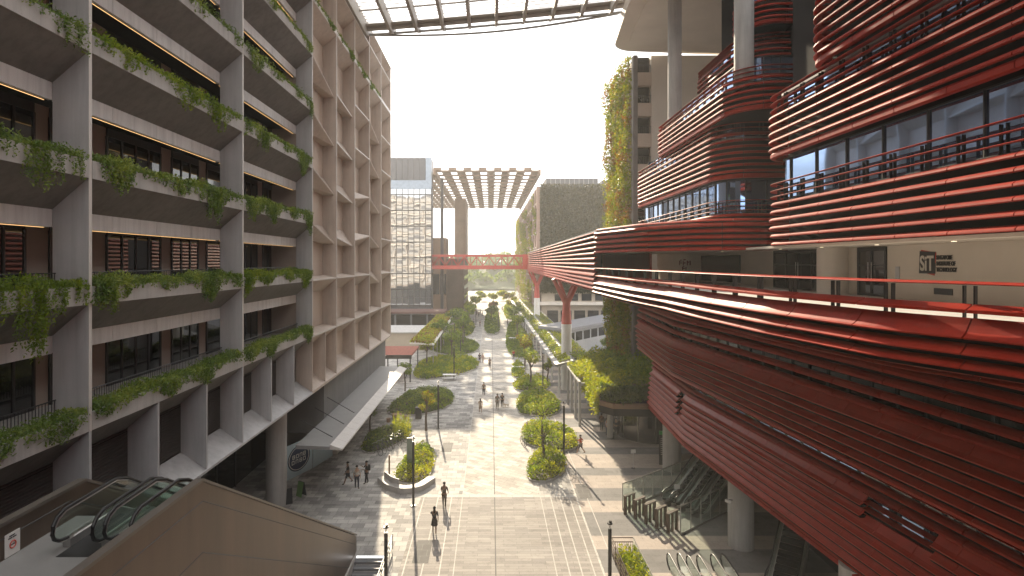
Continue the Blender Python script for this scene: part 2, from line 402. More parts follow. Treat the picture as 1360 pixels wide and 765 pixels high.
for x in (-5.0, -3.95, -2.95, 4.4, 5.1, 5.8): mb.sheet(x, x+.07, 8, 42, .007)
mb.sheet(6.3, 6.42, 8, 120, .004); mb.sheet(7.1, 7.16, 34, 120, .008); mb.sheet(-2.14, -2.09, 8, 160, .006); mb.sheet(3.67, 3.72, 8, 160, .006)
structure(mb.build('paving_lines', PV_W)); structure(MB().sheet(.24, .31, 8, 200, .006).build('drain_channel', PV_K))
mb = MB(); y = 8.; k = 0
ma, mc = MB(), MB()
while y < 130:
    h = (2.6, 1.7, 3.4, 1.9, 2.3)[k % 5]; (ma if k % 2 else mc).sheet(6.3, 40, y, y+h, 0.); y += h; k += 1
structure(ma.build('pale_paving_bands', PV_R1)); structure(mc.build('grey_paving_bands', PV_R2))
structure(MB().sheet(6.3, 60, 130, 262, 0.).build('far_paving', PV_L))
structure(MB().sheet(14, 60, 66, 150, .004).build('service_road', mat('asphalt', (.055, .055, .058), .85, .2, .8, .2)))
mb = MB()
for (x, yy) in ((-4.6, 32.8), (-4.6, 52.), (6.6, 41.8)): mb.sheet(x, x+.95, yy, yy+2.7, .012)  # flat dark sheets painted where shadows fall beside the lamp posts
structure(mb.build('painted_shadow_patches', PV_K))
structure(MB().sheet(-400, 400, 285, 300, .0).build('road', MATS['asphalt']))
structure(MB().sheet(-600, 600, 305, 345, .0).build('water', mat('grey water', (.10, .11, .11), .25, .1, .05, .2, fine=.6)))
# hill with woods
mb = MB(); nx, ny = 90, 14
def hill_z(x, y):
    t = (y-350)/200; e = max(0, min(1, t*1.6))
    return 1+(15+8*mnoise.noise((x*.006+3, y*.006, 0))+3*mnoise.noise((x*.03, y*.03, 4)))*math.sin(e*math.pi/2)
vs = [(-700+1400*i/nx, 346+14.5*j, hill_z(-700+1400*i/nx, 346+14.5*j)) for j in range(ny+1) for i in range(nx+1)]
mb.add(vs, [(j*(nx+1)+i, j*(nx+1)+i+1, (j+1)*(nx+1)+i+1, (j+1)*(nx+1)+i) for j in range(ny) for i in range(nx)])
structure(mb.build('hills', mat('wooded hillside', (.035, .05, .022), .95, .4, .03, col2=(.06, .075, .03))))
P = []
for _ in range(1500):
    x = random.uniform(-260, 260); y = random.uniform(352, 470); r = random.uniform(2.2, 5.2); z = hill_z(x, y)+r*.6
    for _ in range(26):
        d = Vector((random.gauss(0, 1), random.gauss(0, 1), abs(random.gauss(0, 1))+.1)).normalized(); P.append((x+d.x*r, y+d.y*r, z+d.z*r*.9))
tag(leaves('woods', P, 2.3, LF_D, ratio=.8), kind='stuff')

# ================================================================== CONCRETE BUILDING WITH PLANTERS
XO, XI, XW = -13.3, -14.5, -16.4                     # outer edge, inner edge of the fins, window wall
YE, TOPZ = 75.0, 43.3
lip = lambda k: 11.9+4.19*k
PILL = [7.0, 18.75, 30.3, 42.1]; FINS = [48.7, 55.2, 61.8, 68.4, YE]
lb = thing('office_building', 'tall grey beige concrete building with deep planters and a grid of fins along the plaza', 'building', (-25, 40, 0))
bm = MB(); bm.box(-60, XI, -70, -12.05, 7.8, TOPZ); bm.box(-60, XW, -12, 42.1, 7.8, TOPZ); bm.box(-60, XI-.02, 42.1, YE-.3, 7.8, TOPZ-.4)  # stretch behind the camera is unseen, added to block sky light
bm.build('core_wall', WALLW, lb)
# beige cladding of the closed half, in panels
bm = MB()
for i, y in enumerate([42.1]+FINS[:-1]):
    y1 = FINS[i]
    for k in range(-1, 8):
        z0, z1 = (8.6 if k < 0 else lip(k)+.32), min(lip(k+1)-1.05, TOPZ-.5)
        bm.box(XI-.015, XI+.02, y+.08, (y+y1)/2-.006, z0, z1); bm.box(XI-.015, XI+.02, (y+y1)/2+.006, y1-.08, z0, z1)
bm.build('wall_panel', BEIGE, lb)
for y in PILL:
    m = MB().box(XI, XO-.012, y-.07, y+.07, lip(0)-.02, TOPZ); m.cur = 1; m.box(XO-.011, XO+.004, y-.07, y+.07, lip(0)-.02, TOPZ); m.build('fin', [FIN, EDGE], lb)
for y in FINS:
    tz = TOPZ-(0.2 if y < YE else 0); m = MB().box(XI, XO-.012, y-.06, y+.06, lip(0)-.02, tz); m.cur = 1; m.box(XO-.011, XO+.004, y-.06, y+.06, lip(0)-.02, tz); m.build('fin', [FINB, EDGE], lb)
# bottom row fins
low = []
for a, b_ in zip(PILL[:-1], PILL[1:]):
    low += [a, a+(b_-a)/3, a+2*(b_-a)/3]
low += [42.1, 45.4]+FINS
for y in low:
    MB().prism([(XI, 8.62), (XO, 7.82), (XO, lip(0)-.024), (XI, lip(0)-.024)], y-.06, y+.06, 'y').build('fin', FIN if y < 42 else FINB, lb)
for a, b_ in zip([-5.]+PILL[:-1], PILL):
    MB().prism([(XI, 8.6), (XO+.02, 7.78), (XO+.02, 7.66), (XI-.3, 7.66)], a, b_, 'y').build('ledge', FIN, lb)
    bm = MB(); z = 8.62
    while z < 10.85: bm.prism([(XI-.25, z), (XI-.06, z+.03), (XI-.06, z+.06), (XI-.25, z+.1)], a, b_, 'y'); z += .11
    bm.build('ventilation_slats', LOUV, lb)
# planters
for k in range(0, 8):
    for a, b_ in zip([-4.]+PILL[:-1], PILL):
        z = lip(k); y0, y1 = a+.071, b_-.071
        pl = MB().prism([(XO+.02, z+.6), (XO+.02, z), (XO-.02, z), (XO-.12, z+.6)], y0, y1, 'y')
        pl.box(XI-.1, XO-.12, y0, y1, z+.35, z+.42)
        po = pl.build('planter', CONC, lb)
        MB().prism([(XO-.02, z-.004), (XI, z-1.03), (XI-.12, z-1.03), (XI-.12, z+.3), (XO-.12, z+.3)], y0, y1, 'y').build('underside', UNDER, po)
        if k == 0: continue
        mb_ = MB(); n = 4; w = (y1-y0)/n
        for q in range(n): mb_.box(XI-.14, XI-.01, y0+q*w+.012, y0+(q+1)*w-.012, z-1.62, z-1.035)
        mb_.build('fascia_panel', FASC, lb)
    # ceiling, corridor floor, light strip
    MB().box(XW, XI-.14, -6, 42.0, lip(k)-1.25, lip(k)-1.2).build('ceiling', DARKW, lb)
    MB().box(XW, XI-.1, -6, 42.0, lip(k)+.1, lip(k)+.3).build('floor', CONC, lb)
    if k: 
        bm = MB()
        for a, b_ in zip([-4.]+PILL[:-1], PILL): bm.box(XI-.20, XI-.18, a+.2, b_-.2, lip(k)-1.646, lip(k)-1.63)
        bm.build('light_strip', LED, lb)
# windows of the open half
for k in range(0, 7):
    z0, z1 = lip(k)+.3, lip(k+1)-1.26
    for bi, a in enumerate([-4.7]+PILL[:-1]):
        for (s, w, n) in ((.2, 1.7, 1), (3.3, 3.9, 4), (8.2, 2.6, 3)) if (k+bi) % 2 == 0 or bi > 1 else ((.4, 1.2, 1), (2.9, 4.4, 4), (8.6, 2.6, 3)):
            bm = MB(); y0 = a+s+2.0; y1 = y0+w
            bm.box(XW, XW+.08, y0, y1, z0, z0+.09); bm.box(XW, XW+.08, y0, y1, z1-.35, z1)
            for q in range(n+1):
                yy = y0+w*q/n; bm.box(XW, XW+.08, yy-.045, yy+.045, z0+.09, z1-.35)
            f = bm.build('window', DARK, lb)
            MB().box(XW, XW+.04, y0+.045, y1-.045, z0+.09, z1-.35).build('pane', GLD, f)
# corridor railings
for k in range(0, 3):
    for a, b_ in zip([-4.]+PILL[:-1], PILL):
        bm = MB(); z = lip(k)+.42; y = a+.3
        bm.tube([(XI+.12, a+.1, z+.62), (XI+.12, b_-.1, z+.62)], .022, 6)
        while y < b_-.1: bm.box(XI+.112, XI+.128, y-.008, y+.008, z, z+.6); y += .13
        bm.build('railing', DARK, lb)
# sculpted ledges of the closed half
for k in range(0, 8):
    ys = [42.1]+FINS
    for i in range(5):
        z = lip(k); y0, y1 = ys[i]+.062, ys[i+1]-.062; fold = (k in (2, 3, 4, 5) and i in (0, 1, 3)) or (k in (2, 3) and i == 2) or (k == 1 and i == 3)
        m = MB(); g = .10 if k != 6 else .35
        if k < 1: fold = False
        d = .95 if fold else 0.
        d0, d1 = ((0, 1.2), (.6, 1.25), (.8, 0), (0, 1.1), (1.0, .1))[i] if fold else (0, 0)
        # back top, outer top, outer bottom, back bottom at both ends
        vs = []
        for y, dd in ((y0, d0), (y1, d1)):
            vs += [(XI+.02, y, z+.3), (XO+.02-.25*(dd > 0), y, z+g-dd), (XO+.02-.25*(dd > 0), y, z-dd), (XI+.02, y, z-1.04-dd*.15)]
        m.add(vs, [(0, 1, 2, 3), (7, 6, 5, 4), (0, 4, 5), (0, 5, 1), (1, 5, 6, 2), (2, 6, 3), (3, 6, 7), (3, 7, 4, 0)])
        m.cur = 1; xo = XO+.02-.25*(max(d0, d1) > 0); m.add([(xo+.004, y0, z-d0-.01), (xo+.004, y1, z-d1-.01), (xo+.004, y1, z+g-d1+.01), (xo+.004, y0, z+g-d0+.01)], [(0, 1, 2, 3)])
        m.build('ledge', [FINB, EDGE], lb)
    MB().box(XI+.03, XI+.06, 43.0, 43.03, lip(k)+.3, lip(k)+1.4).build('ladder_hook', DARK, lb) if k < 7 else None
m = MB().prism([(XI+.02, 8.7), (XO+.02, 7.86), (XO+.02, 7.66), (XI-.3, 7.66)], 42.1, YE, 'y'); m.build('ledge', FINB, lb)
MB().prism([(XI-.3, TOPZ+.05), (XO+.03, TOPZ+.05), (XO+.03, TOPZ-.15), (XI-.3, TOPZ-1.1)], -12, YE+.1, 'y').build('roof_edge', FINB, lb)
MB().box(-60, XI-.3, -12, YE, TOPZ-.3, TOPZ).build('roof', ROOFG, lb)
# far end wall, seen in the mirror glass behind
bm = MB()
for k in range(-1, 8):
    for q in range(7):
        x = XI-1-q*6; bm.box(x-5.2, x, YE-.25, YE+.05, (8.6 if k < 0 else lip(k)+.4), min(lip(k+1)-.7, TOPZ))
ENDW = mat('end wall paint', (.40, .39, .375), .7, .08, .4)
bm.build('end_wall_panel', ENDW, lb)
for k in range(0, 8):
    for q in range(7): x = XI-1-q*6; MB().box(x-4.9, x-.3, YE+.05, YE+.09, lip(k)+1.5, lip(k)+2.5).build('end_window', GREYS, lb)
bm = MB()
for q in range(8): x = XI-.55-q*6; bm.box(x-.15, x, YE-.28, YE+1.0, 7.8, TOPZ)
for k in range(0, 8): bm.box(-58, XI-.3, YE-.27, YE+.9, lip(k)-.3, lip(k)+.1)
bm.build('end_wall_grid', LIGHTW, lb)
# undercroft: soffit, shop front, columns, concrete wall
MB().box(-60, XI-.3, -70, YE-.3, 7.5, 7.64).build('soffit', mat('undercroft soffit', (.20, .18, .165), .8), lb)
bm = MB().box(-60, -20, -8, 70, 0, 7.5); bm.build('shop_wall', DARKW, lb)
bm = MB(); bm2 = MB(); y = 20.
while y < 46:
    bm.box(-20, -19.86, y-.06, y+.06, 0, 5.2); bm2.box(-20, -19.93, y+.06, y+2.94, .1, 4.7); y += 3.
bm.box(-20, -19.85, 17, 48, 4.7, 5.3)
f = bm.build('shop_front', DARK, lb); bm2.build('pane', GLD, f)
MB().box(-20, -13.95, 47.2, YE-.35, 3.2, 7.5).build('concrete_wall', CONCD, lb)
MB().box(-20, -14.0, 51.4, YE-.4, 0, 3.2).build('base_wall', LIGHTW, lb)
for y in (16.5, 28.6, 40.8): MB().cyl(-15.5, y, 0, 7.5, .72, 32).build('column', CONC, lb, smooth=True)
for (x, y) in ((-17.2, 39.5), (-16.9, 42.3), (-17.8, 33.), (-17.8, 36.)): MB().cyl(x, y, 7.46, 7.498, .11, 12).build('ceiling_light', DOWNL, lb)
# glazed canopy
cn = thing('entrance_canopy', 'pale metal canopy with bright sloping edge hung on black rods below the concrete building', 'canopy', (-12.6, 55, 4.3))
m = MB(); CY0, CY1 = 40.3, 71.0
m.prism([(-13.94, 4.15), (-11.5, 4.10), (-11.5, 4.32), (-13.94, 4.42)], CY0, CY1, 'y'); m.build('roof_panel', CANG, cn)
m = MB(); y = CY0
while y < CY1-.1:
    m.prism([(-11.49, 4.10), (-10.6, 4.05), (-10.6, 4.15), (-11.49, 4.45)], y+.012, min(y+1.5, CY1)-.012, 'y'); y += 1.5
m.build('edge_panel', EDGE, cn)
y = 42.4
while y < 50: MB().tube([(-13.9, y-1.2, 6.0), (-11.9, y, 4.36)], .03, 6).build('hanger_rod', BLACK, cn); y += 3.4
# hoarding with a round emblem
hd = thing('hoarding', 'pale blue hoarding panels with a round dark blue emblem beside the shop column', 'hoarding', (-16.2, 46.2, 0))
def quadwall(m, p, q, z0, z1, t=.06):
    d = Vector((q[0]-p[0], q[1]-p[1])); n = Vector((-d.y, d.x)).normalized()*t
    return m.prism([p, q, (q[0]+n.x, q[1]+n.y), (p[0]+n.x, p[1]+n.y)], z0, z1, 'z')
HB = mat('pale blue board', (.40, .50, .56), .5, .06, .8)
A, B = (-16.95, 43.6), (-15.15, 47.9)
quadwall(MB(), A, B, 0, 2.75).build('board', HB, hd); quadwall(MB(), (-15.1, 47.98), (-14.3, 51.0), 0, 2.75).build('board', HB, hd)
d = Vector((B[0]-A[0], B[1]-A[1])).normalized(); nn = Vector((d.y, -d.x))
def on_board(u, v, o): return (A[0]+d.x*u+nn.x*o, A[1]+d.y*u+nn.y*o, v)
m = MB(); cu, cv = 3.05, 1.42
def disc(m, r0, r1, o, n=40):
    vs = []
    for i in range(n):
        a = 2*math.pi*i/n
        vs += [on_board(cu+r0*math.cos(a)*1.25, cv+r0*math.sin(a), o), on_board(cu+r1*math.cos(a)*1.25, cv+r1*math.sin(a), o)]
    return m.add(vs, [(2*i, 2*i+1, (2*i+3) % (2*n), (2*i+2) % (2*n)) for i in range(n)])
disc(m, .0, 1.05, .006); eb = m.build('emblem', mat('navy blue print', (.012, .025, .07), .5), hd)
m = disc(MB(), .90, .95, .012)
for r_, (vv, us) in enumerate(((1.62, (-.62, -.2, .22, .62)), (1.2, (-.7, -.25, .2, .62)))):
    for q, u0 in enumerate(us):
        for (a0, b0, a1, b1) in ((0, 0, .06, .32), (.24, 0, .30, .32), (.06, .27, .24, .32), (.06, .0, .24, .05), (.06, .13, .24, .18))[:5-(q+r_) % 3]:
            p = [on_board(cu+u0-.15+x, vv-.16+y_, .012) for x, y_ in ((a0, b0), (a1, b0), (a1, b1), (a0, b1))]; m.add(p, [(0, 1, 2, 3)])
m.build('emblem_strokes', WHITE, eb)
# A-boards
for (x, y, rz, c, lab) in ((-14.75, 41.0, .5, DARK, 'black folding pavement board at the foot of the round shop column'), (-14.2, 42.3, -.6, mat('green board', (.12, .22, .07), .5), 'green faced folding pavement board beside the black one near the shop column')):
    t = thing('pavement_board', lab, 'sign', (x, y, 0), rz, 'folding boards by the shop column', local=True)
    m = MB(); a = .22
    m.add([(-.3, -a, 0), (.3, -a, 0), (.3, -.02, 1.05), (-.3, -.02, 1.05), (-.3, -a-.03, 0), (.3, -a-.03, 0), (.3, -.05, 1.05), (-.3, -.05, 1.05)], [(0, 1, 2, 3), (7, 6, 5, 4), (0, 4, 5, 1), (1, 5, 6, 2), (2, 6, 7, 3), (3, 7, 4, 0)])
    m.build('board', c, t)
    m = MB(); m.add([(-.3, a, 0), (.3, a, 0), (.3, .02, 1.05), (-.3, .02, 1.05), (-.3, a+.03, 0), (.3, a+.03, 0), (.3, .05, 1.05), (-.3, .05, 1.05)], [(3, 2, 1, 0), (4, 5, 6, 7), (0, 1, 5, 4), (1, 2, 6, 5), (2, 3, 7, 6), (3, 0, 4, 7)])
    m.build('board', DARK, t)

# ---- hanging plants, one per planter in view
def vine(y0, y1, z, seed, dense=1., long_=1., x=XO-.05):
    rng = np.random.default_rng(seed); L_ = y1-y0; P = []
    ph = rng.uniform(0, 9)
    n = int(L_*85*dense)
    yy = rng.uniform(y0, y1, n); f = .5+.5*np.sin(yy*1.7+ph)*np.sin(yy*.71+ph*2.1)
    hgt = .15+.38*f*rng.uniform(.3, 1, n)
    for q in range(5): P.append(np.stack([x+rng.normal(-.22, .20, n).clip(-.75, .16), yy+rng.normal(0, .07, n), z+.62+hgt*rng.uniform(-.25, 1, n)], 1))
    ns = int(L_*26*dense)
    for _ in range(ns):
        y = rng.uniform(y0+.05, y1-.05); g = .5+.5*math.sin(y*1.3+ph)*math.sin(y*.57+ph*1.7)
        if rng.uniform() > .12+.9*g*g: continue
        l = (.25+1.5*g**2.2*rng.uniform(.35, 1))*long_; k = int(l/.04)+2
        t = np.linspace(0, 1, k); sw = rng.normal(0, .12)
        P.append(np.stack([x+.10+.05*np.sin(t*3)+rng.normal(0, .035, k), y+sw*t+rng.normal(0, .045, k), z+.68-l*t+rng.normal(0, .02, k)], 1))
    return np.concatenate(P)
BAYN = {0: 'nearest bay above the escalators', 1: 'middle bay', 2: 'bay beside the panelled half'}
ROWN = ['lowest', 'second', 'third', 'fourth', 'fifth', 'sixth', 'seventh']
for bi, (a, b_) in enumerate(zip(PILL[:-1], PILL[1:])):
    for k in range(0, (4, 5, 7)[bi]):
        dn = (1.5, 1.5, 1.3, 1., .7, .55, .5)[k]; lg = (.6, .75, 1.0, 1., .75, .6, .5)[k]
        if bi == 0 and k in (1, 2): lg = 1.35
        o = leaves('hanging_plant', vine(a+.12, b_-.12, lip(k), 100+bi*10+k, dn, lg), .105 if bi == 0 else .125, LF_G if (bi*2+k) % 4 == 1 else LF_V, None, (XO-.3, (a+b_)/2, lip(k)+.42), droop=.5)
        tag(o, f'trailing plant in the {ROWN[k]} planter of the {BAYN[bi]}', 'plant', 'trailing plants in the facade planters')
for i in range(4):
    ys = [42.1]+FINS
    o = leaves('hanging_plant', vine(ys[i]+.3, ys[i+1]-.3, lip(6)-.35, 300+i, .5, .5), .17, LF_V, None, (XO-.3, (ys[i]+ys[i+1])/2, lip(6)+.2), droop=.4)
    tag(o, f'thin plant on the high panelled ledge, {("first", "second", "third", "fourth")[i]} cell from the planters', 'plant', 'trailing plants in the facade planters')

# ================================================================== ESCALATOR HOUSING NEAR THE CAMERA
es = thing('escalator_housing', 'brown metal clad escalator enclosure with sloping parapets in the near corner', 'escalator wall', (-9, 16, 0))
XR, XL, YC, YT, ZC = -8.3, -11.45, 15.95, 34.2, 11.3
sl = math.tan(R(29.6))
def housing(x0, x1, name, sink=0.):
    prof = [(-3, -1.5), (YT, -1.5), (YT, ZC-(YT-YC)*sl-.05), (YC, ZC), (-3, ZC)]
    return MB().prism(prof, x0, x1, 'x').build(name, BRONZE, es)
housing(XR, XR+.16, 'side_wall'); housing(XL-.16, XL, 'side_wall')
for (x0, x1) in ((XR-.04, XR+.19), (XL-.2, XL+.03)):
    MB().add([(x0, -3, ZC+.004), (x1, -3, ZC+.004), (x1, YC, ZC+.004), (x0, YC, ZC+.004), (x1, YT+.05, ZC-(YT-YC)*sl-.02), (x0, YT+.05, ZC-(YT-YC)*sl-.02),
              (x0, -3, ZC+.09), (x1, -3, ZC+.09), (x1, YC, ZC+.09), (x0, YC, ZC+.09), (x1, YT+.05, ZC-(YT-YC)*sl+.07), (x0, YT+.05, ZC-(YT-YC)*sl+.07)],
             [(6, 7, 8, 9), (9, 8, 10, 11), (0, 3, 2, 1), (3, 5, 4, 2), (0, 1, 7, 6), (1, 2, 8, 7), (2, 4, 10, 8), (5, 11, 10, 4), (0, 6, 9, 3), (3, 9, 11, 5)]).build('coping', COPING, es)
# thin shadow gaps between the cladding sheets, following the parapet
m = MB()
for dz in (.55, 2.0):
    for x in (XR+.163,):
        zz = lambda y: ZC-dz-max(0, y-YC)*sl
        m.tube([(x, -2, zz(-2)), (x, YC, zz(YC)), (x, YT-.3, zz(YT-.3))], .014, 4)
m.tube([(XL+.003, -2, ZC-.3), (XL+.003, YC-.6, ZC-.3), (XL+.003, YC+3, ZC-.3-3.4*sl)], .012, 4)
m.build('cladding_joint', DARK, es)
MB().box(XL, XR, -3, 15.6, 10.0, 10.49).build('landing_floor', mat('landing floor tile', (.24, .235, .23), .45, .08, 1), es)
m = MB(); m.box(XL+.001, XL+.05, -2, 13, 10.5, 10.62); m.build('skirting', STEEL, es)
sg = thing('notice', 'small white notice with a red prohibition ring on the dark escalator parapet', 'sign', (XL+.01, 13.5, 10.5))
SY, SZ = 13.5, 10.78
MB().box(XL+.004, XL+.02, SY-.21, SY+.21, SZ-.27, SZ+.27).build('sign_plate', WHITE, sg)
m = MB().ring((XL+.024, SY, SZ-.02), .085, .016, 'x', 20, 4); m.build('red_ring', REDB, sg)
m = MB()
for (a, b_, z) in ((-.13, -.02, .15), (.0, .10, .15), (-.1, .06, .2), (-.06, .06, -.02)): m.box(XL+.021, XL+.026, SY+a, SY+b_, SZ+z-.014, SZ+z+.014)
m.build('sign_print', DARK, sg)

def escalator(name, label, length, width, loc, rotz, flat=1.2, top=True, solid=True, group=None, flat2=None):
    """bottom landing at the local origin, climbing along +Y"""
    t = thing(name, label, 'escalator', loc, rotz, group, local=True)
    h = length*math.tan(R(30)); yt = flat+length; hw = width/2; f2 = flat2 or flat
    def belt(x):
        p = [(x, .55, .22), (x, .22, .30), (x, .03, .55), (x, .12, .82), (x, .42, .96), (x, flat, .98), (x, flat+.5, .98+.18)]
        p += [(x, yt-.5, .98+h-.18), (x, yt, .98+h)]
        if top: p += [(x, yt+f2-.4, .96+h), (x, yt+f2-.16, .86+h), (x, yt+f2-.03, .70+h), (x, yt+f2, .52+h), (x, yt+f2-.06, .38+h), (x, yt+f2-.22, .27+h), (x, yt+f2-.5, .22+h)]
        return p
    for sx in (-1, 1):
        MB().tube(belt(sx*hw), .045, 8).build('handrail', BLACK, t, smooth=True)
        q0 = belt(sx*hw); cy_ = sum(q[1] for q in q0)/len(q0)
        MB().tube([(q[0]-sx*.01, q[1]+(.05 if q[1] < flat*.5 else -.05 if q[1] > yt+f2*.6 else 0), q[2]-.055) for q in q0], .022, 6).build('rail_track', STEEL, t, smooth=True)
        poly = [(q[1], q[2]-.0) for q in belt(0)]
        poly = poly+([(yt, .2+h), (flat, .2)] if top else [(yt, .2+h), (flat, .2)])
        MB().prism(poly, sx*hw-.008, sx*hw+.008, 'x').build('glass_panel', GLC, t)
        MB().prism([(.3, .0), (.3, .2), (flat, .2), (yt, .2+h), (yt+f2*.8, .2+h), (yt+f2*.8, h-.0), (yt, h-.45), (flat+.6, -.0)], sx*(hw+.0)-.09, sx*hw+.09, 'x').build('skirt', STEEL, t)
        MB().tube([(sx*(hw-.1), .4, .205), (sx*(hw-.1), flat, .215), (sx*(hw-.1), yt, .215+h), (sx*(hw-.1), yt+f2*.75, .215+h)], .02, 6).build('deck_light', WHITE, t)
    m = MB(); n = int(length/.40)
    m.box(-hw+.09, hw-.09, 0, flat, -.02, .02); m.box(-hw+.09, hw-.09, yt, yt+f2, h-.1, h+.0)
    for i in range(n): m.box(-hw+.09, hw-.09, flat+i*.4, flat+(i+1)*.4-.01, (i+1)*h/n-.32, (i+.5)*h/n)
    m.build('steps', mat('escalator step', (.06, .06, .062), .4, .2, 3, metal=.6), t)
    return t
H_ = 10.5; LEN = H_/math.tan(R(30))
escalator('escalator', 'glass sided escalator descending beside the dark inner parapet with a white lit deck', LEN, .95, (-9.95, 35.1, 0), math.pi, flat2=2.3, group='escalators inside the brown enclosure')
escalator('escalator', 'glass sided escalator descending just behind the near brown wall', LEN, .62, (-8.95, 35.0, 0), math.pi, flat2=2.1, group='escalators inside the brown enclosure')
# open stair into the basement with handrails
m = MB()
for i in range(11): m.box(HOLE[0], HOLE[1], 33.7-(i+1)*.42, 33.7-i*.42, -.17*(i+1)-2.0, -.17*(i+1))
st = thing('staircase', 'open stair with dark treads going down beside the end of the brown escalator wall', 'stairs', (-7, 33, 0))
m.build('steps', mat('stair tread', (.12, .125, .135), .5, .1, 1), st)
m = MB()
for i in range(11): m.box(HOLE[0]+.1, HOLE[1]-.1, 33.7-i*.42-.05, 33.7-i*.42, -.17*(i+1)+.0+.003, -.17*(i+1)+.012)
m.build('nosing', CONC, st)
m = MB().box(HOLE[0]-.2, HOLE[0], 22, 33.7, -3, -.005); m.box(HOLE[1], HOLE[1]+.2, 22, 33.7, -3, .12); m.build('side_wall', CONC, st)
m = MB(); x = HOLE[1]+.1
for z in (.45, .75, 1.05): m.tube([(x, 33.9, z), (x, 20, z)], .03, 6)
for y in np.arange(21, 34.2, 1.2): m.tube([(x, y, .1), (x, y, 1.05)], .025, 6)
m.build('handrail', DARK, st)
# ================================================================== RED LOUVRED BUILDING
rb = thing('louvred_building', 'large building wrapped in rounded bands of red louvres beside the plaza', 'building', (20, 35, 0))
def band(path, z0, n, pitch, prof=BLADE, so=1., sz=.8, off=0., panel=2.4, a=0., b=None, name='louvre_band', m=RED, phase=.0, offf=None, parent=None, shade_strip=False, pg=.04):
    mb = MB()
    for i in range(n):
        sweep(mb, path, scaled(prof, so, sz), z0+i*pitch, (offf(i) if offf else 0.)+off, panel, pg, a, b, phase)
        if shade_strip: mb.cur = 1; sweep(mb, path, [(-.25, -.03), (.225*so, -.036), (.225*so, -.125), (-.25, -.13)], z0+i*pitch, off, 0, 0, a, b); mb.cur = 0  # black strip under each lip paints in the shade below it
    return mb.build(name, [m, LIP_SHADE] if shade_strip else m, parent or rb)
def rails(path, zs, post=1.55, zpost=None, off=0., a=0., b=None, prof=RAIL, name='railing', m=RED, panel=2.4):
    mb = MB()
    for z in zs: sweep(mb, path, prof, z, off, panel, .02, a, b)
    if zpost:
        t = a+.6; e = path.len if b is None else b; mb.cur = 1
        while t < e-.2:
            p, n = path.at(t); tg = Vector((-n.y, n.x)).normalized()
            for d in (-.11, .11):
                c = p+n*(off-.22)+tg*d; mb.obox((c.x, c.y, sum(zpost)/2), (.11, .03, zpost[1]-zpost[0]), math.atan2(n.y, n.x))
            t += post
    return mb.build(name, [m, DARK], rb)
def glazing(path, z0, z1, off, mull=1.5, gm=GLB, a=0., b=None, name='window_strip'):
    mb = MB(); sweep(mb, path, [(off, z0), (off, z1), (off-.06, z1), (off-.06, z0)], 0, 0, 0, 0, a, b)
    g = mb.build(name, gm, rb)
    mb = MB(); t = a+.3; e = path.len if b is None else b
    while t < e-.1:
        p, n = path.at(t); c = p+n*(off+.02); mb.obox((c.x, c.y, (z0+z1)/2), (.12, .05, z1-z0-.12), math.atan2(n.y, n.x)); t += mull
    for z in (z0, z1-.06): sweep(mb, path, [(off+.09, z), (off+.09, z+.06), (off-.05, z+.06), (off-.05, z)], 0, 0, 0, 0, a, b)
    mb.build('window_frame', DARK, g); return g
def wall(path, z0, z1, off, m=DARKW, name='inner_wall', a=0., b=None):
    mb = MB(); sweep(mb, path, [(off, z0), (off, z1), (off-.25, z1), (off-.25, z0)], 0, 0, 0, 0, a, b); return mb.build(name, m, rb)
def trim(path, z, prof=TRIM, off=0., m=RED, a=0., b=None, panel=2.4): return band(path, z, 1, 0, prof, 1, 1, off, panel, a, b, 'edge_trim', m)

XA = 15.0
# --- near tower
pa = Path([(26, 5), (XA, 5), (XA, 31), (23, 31)], {1: 1, 2: 1.3})
pa3 = Path([(26, 5), (XA, 5), (XA, 26.8), (23, 26.8)], {1: 1, 2: 1.3})
band(pa, 18.38, 6, .42, offf=lambda i: -.10*abs(i-2.5)/2.5)
rails(pa, (20.98, 21.3, 21.66), zpost=(20.7, 21.6))
wall(pa, 18.4, 20.9, -.75)
glazing(pa, 20.72, 22.95, -.55, 2.3)
trim(pa, 22.98)
band(pa, 23.38, 5, .42); rails(pa, (25.55, 25.92, 26.3), zpost=(25.4, 26.25)); wall(pa, 23, 25.4, -.7); glazing(pa, 25.4, 26.5, -.6, 1.9)
trim(pa3, 26.55); band(pa3, 26.95, 6, .42); rails(pa3, (29.55, 29.92, 30.3), zpost=(29.3, 30.25)); wall(pa3, 26.6, 29.4, -.7); glazing(pa3, 29.4, 31.6, -.6, 1.9)
trim(pa3, 31.6); band(pa3, 32.0, 6, .42); wall(pa3, 31.6, 34.5, -.7); rails(pa3, (34.6, 35.0), zpost=(34.3, 35))
slab_from(pa, [(26, 31)], 26.3, 26.5, -.4).build('floor_slab', CONC, rb)
slab_from(pa3, [(26, 26.8)], 35.0, 35.3, -.3).build('roof', ROOFG, rb)
MB().box(XA, 40, -70, 3, 4.9, 40).build('core_wall', RED, rb); MB().box(XA+1.2, 40, 4, 30.3, 18.5, 35.2).build('core_wall', DARKW, rb)  # first block is unseen behind the camera, added to keep sky light off
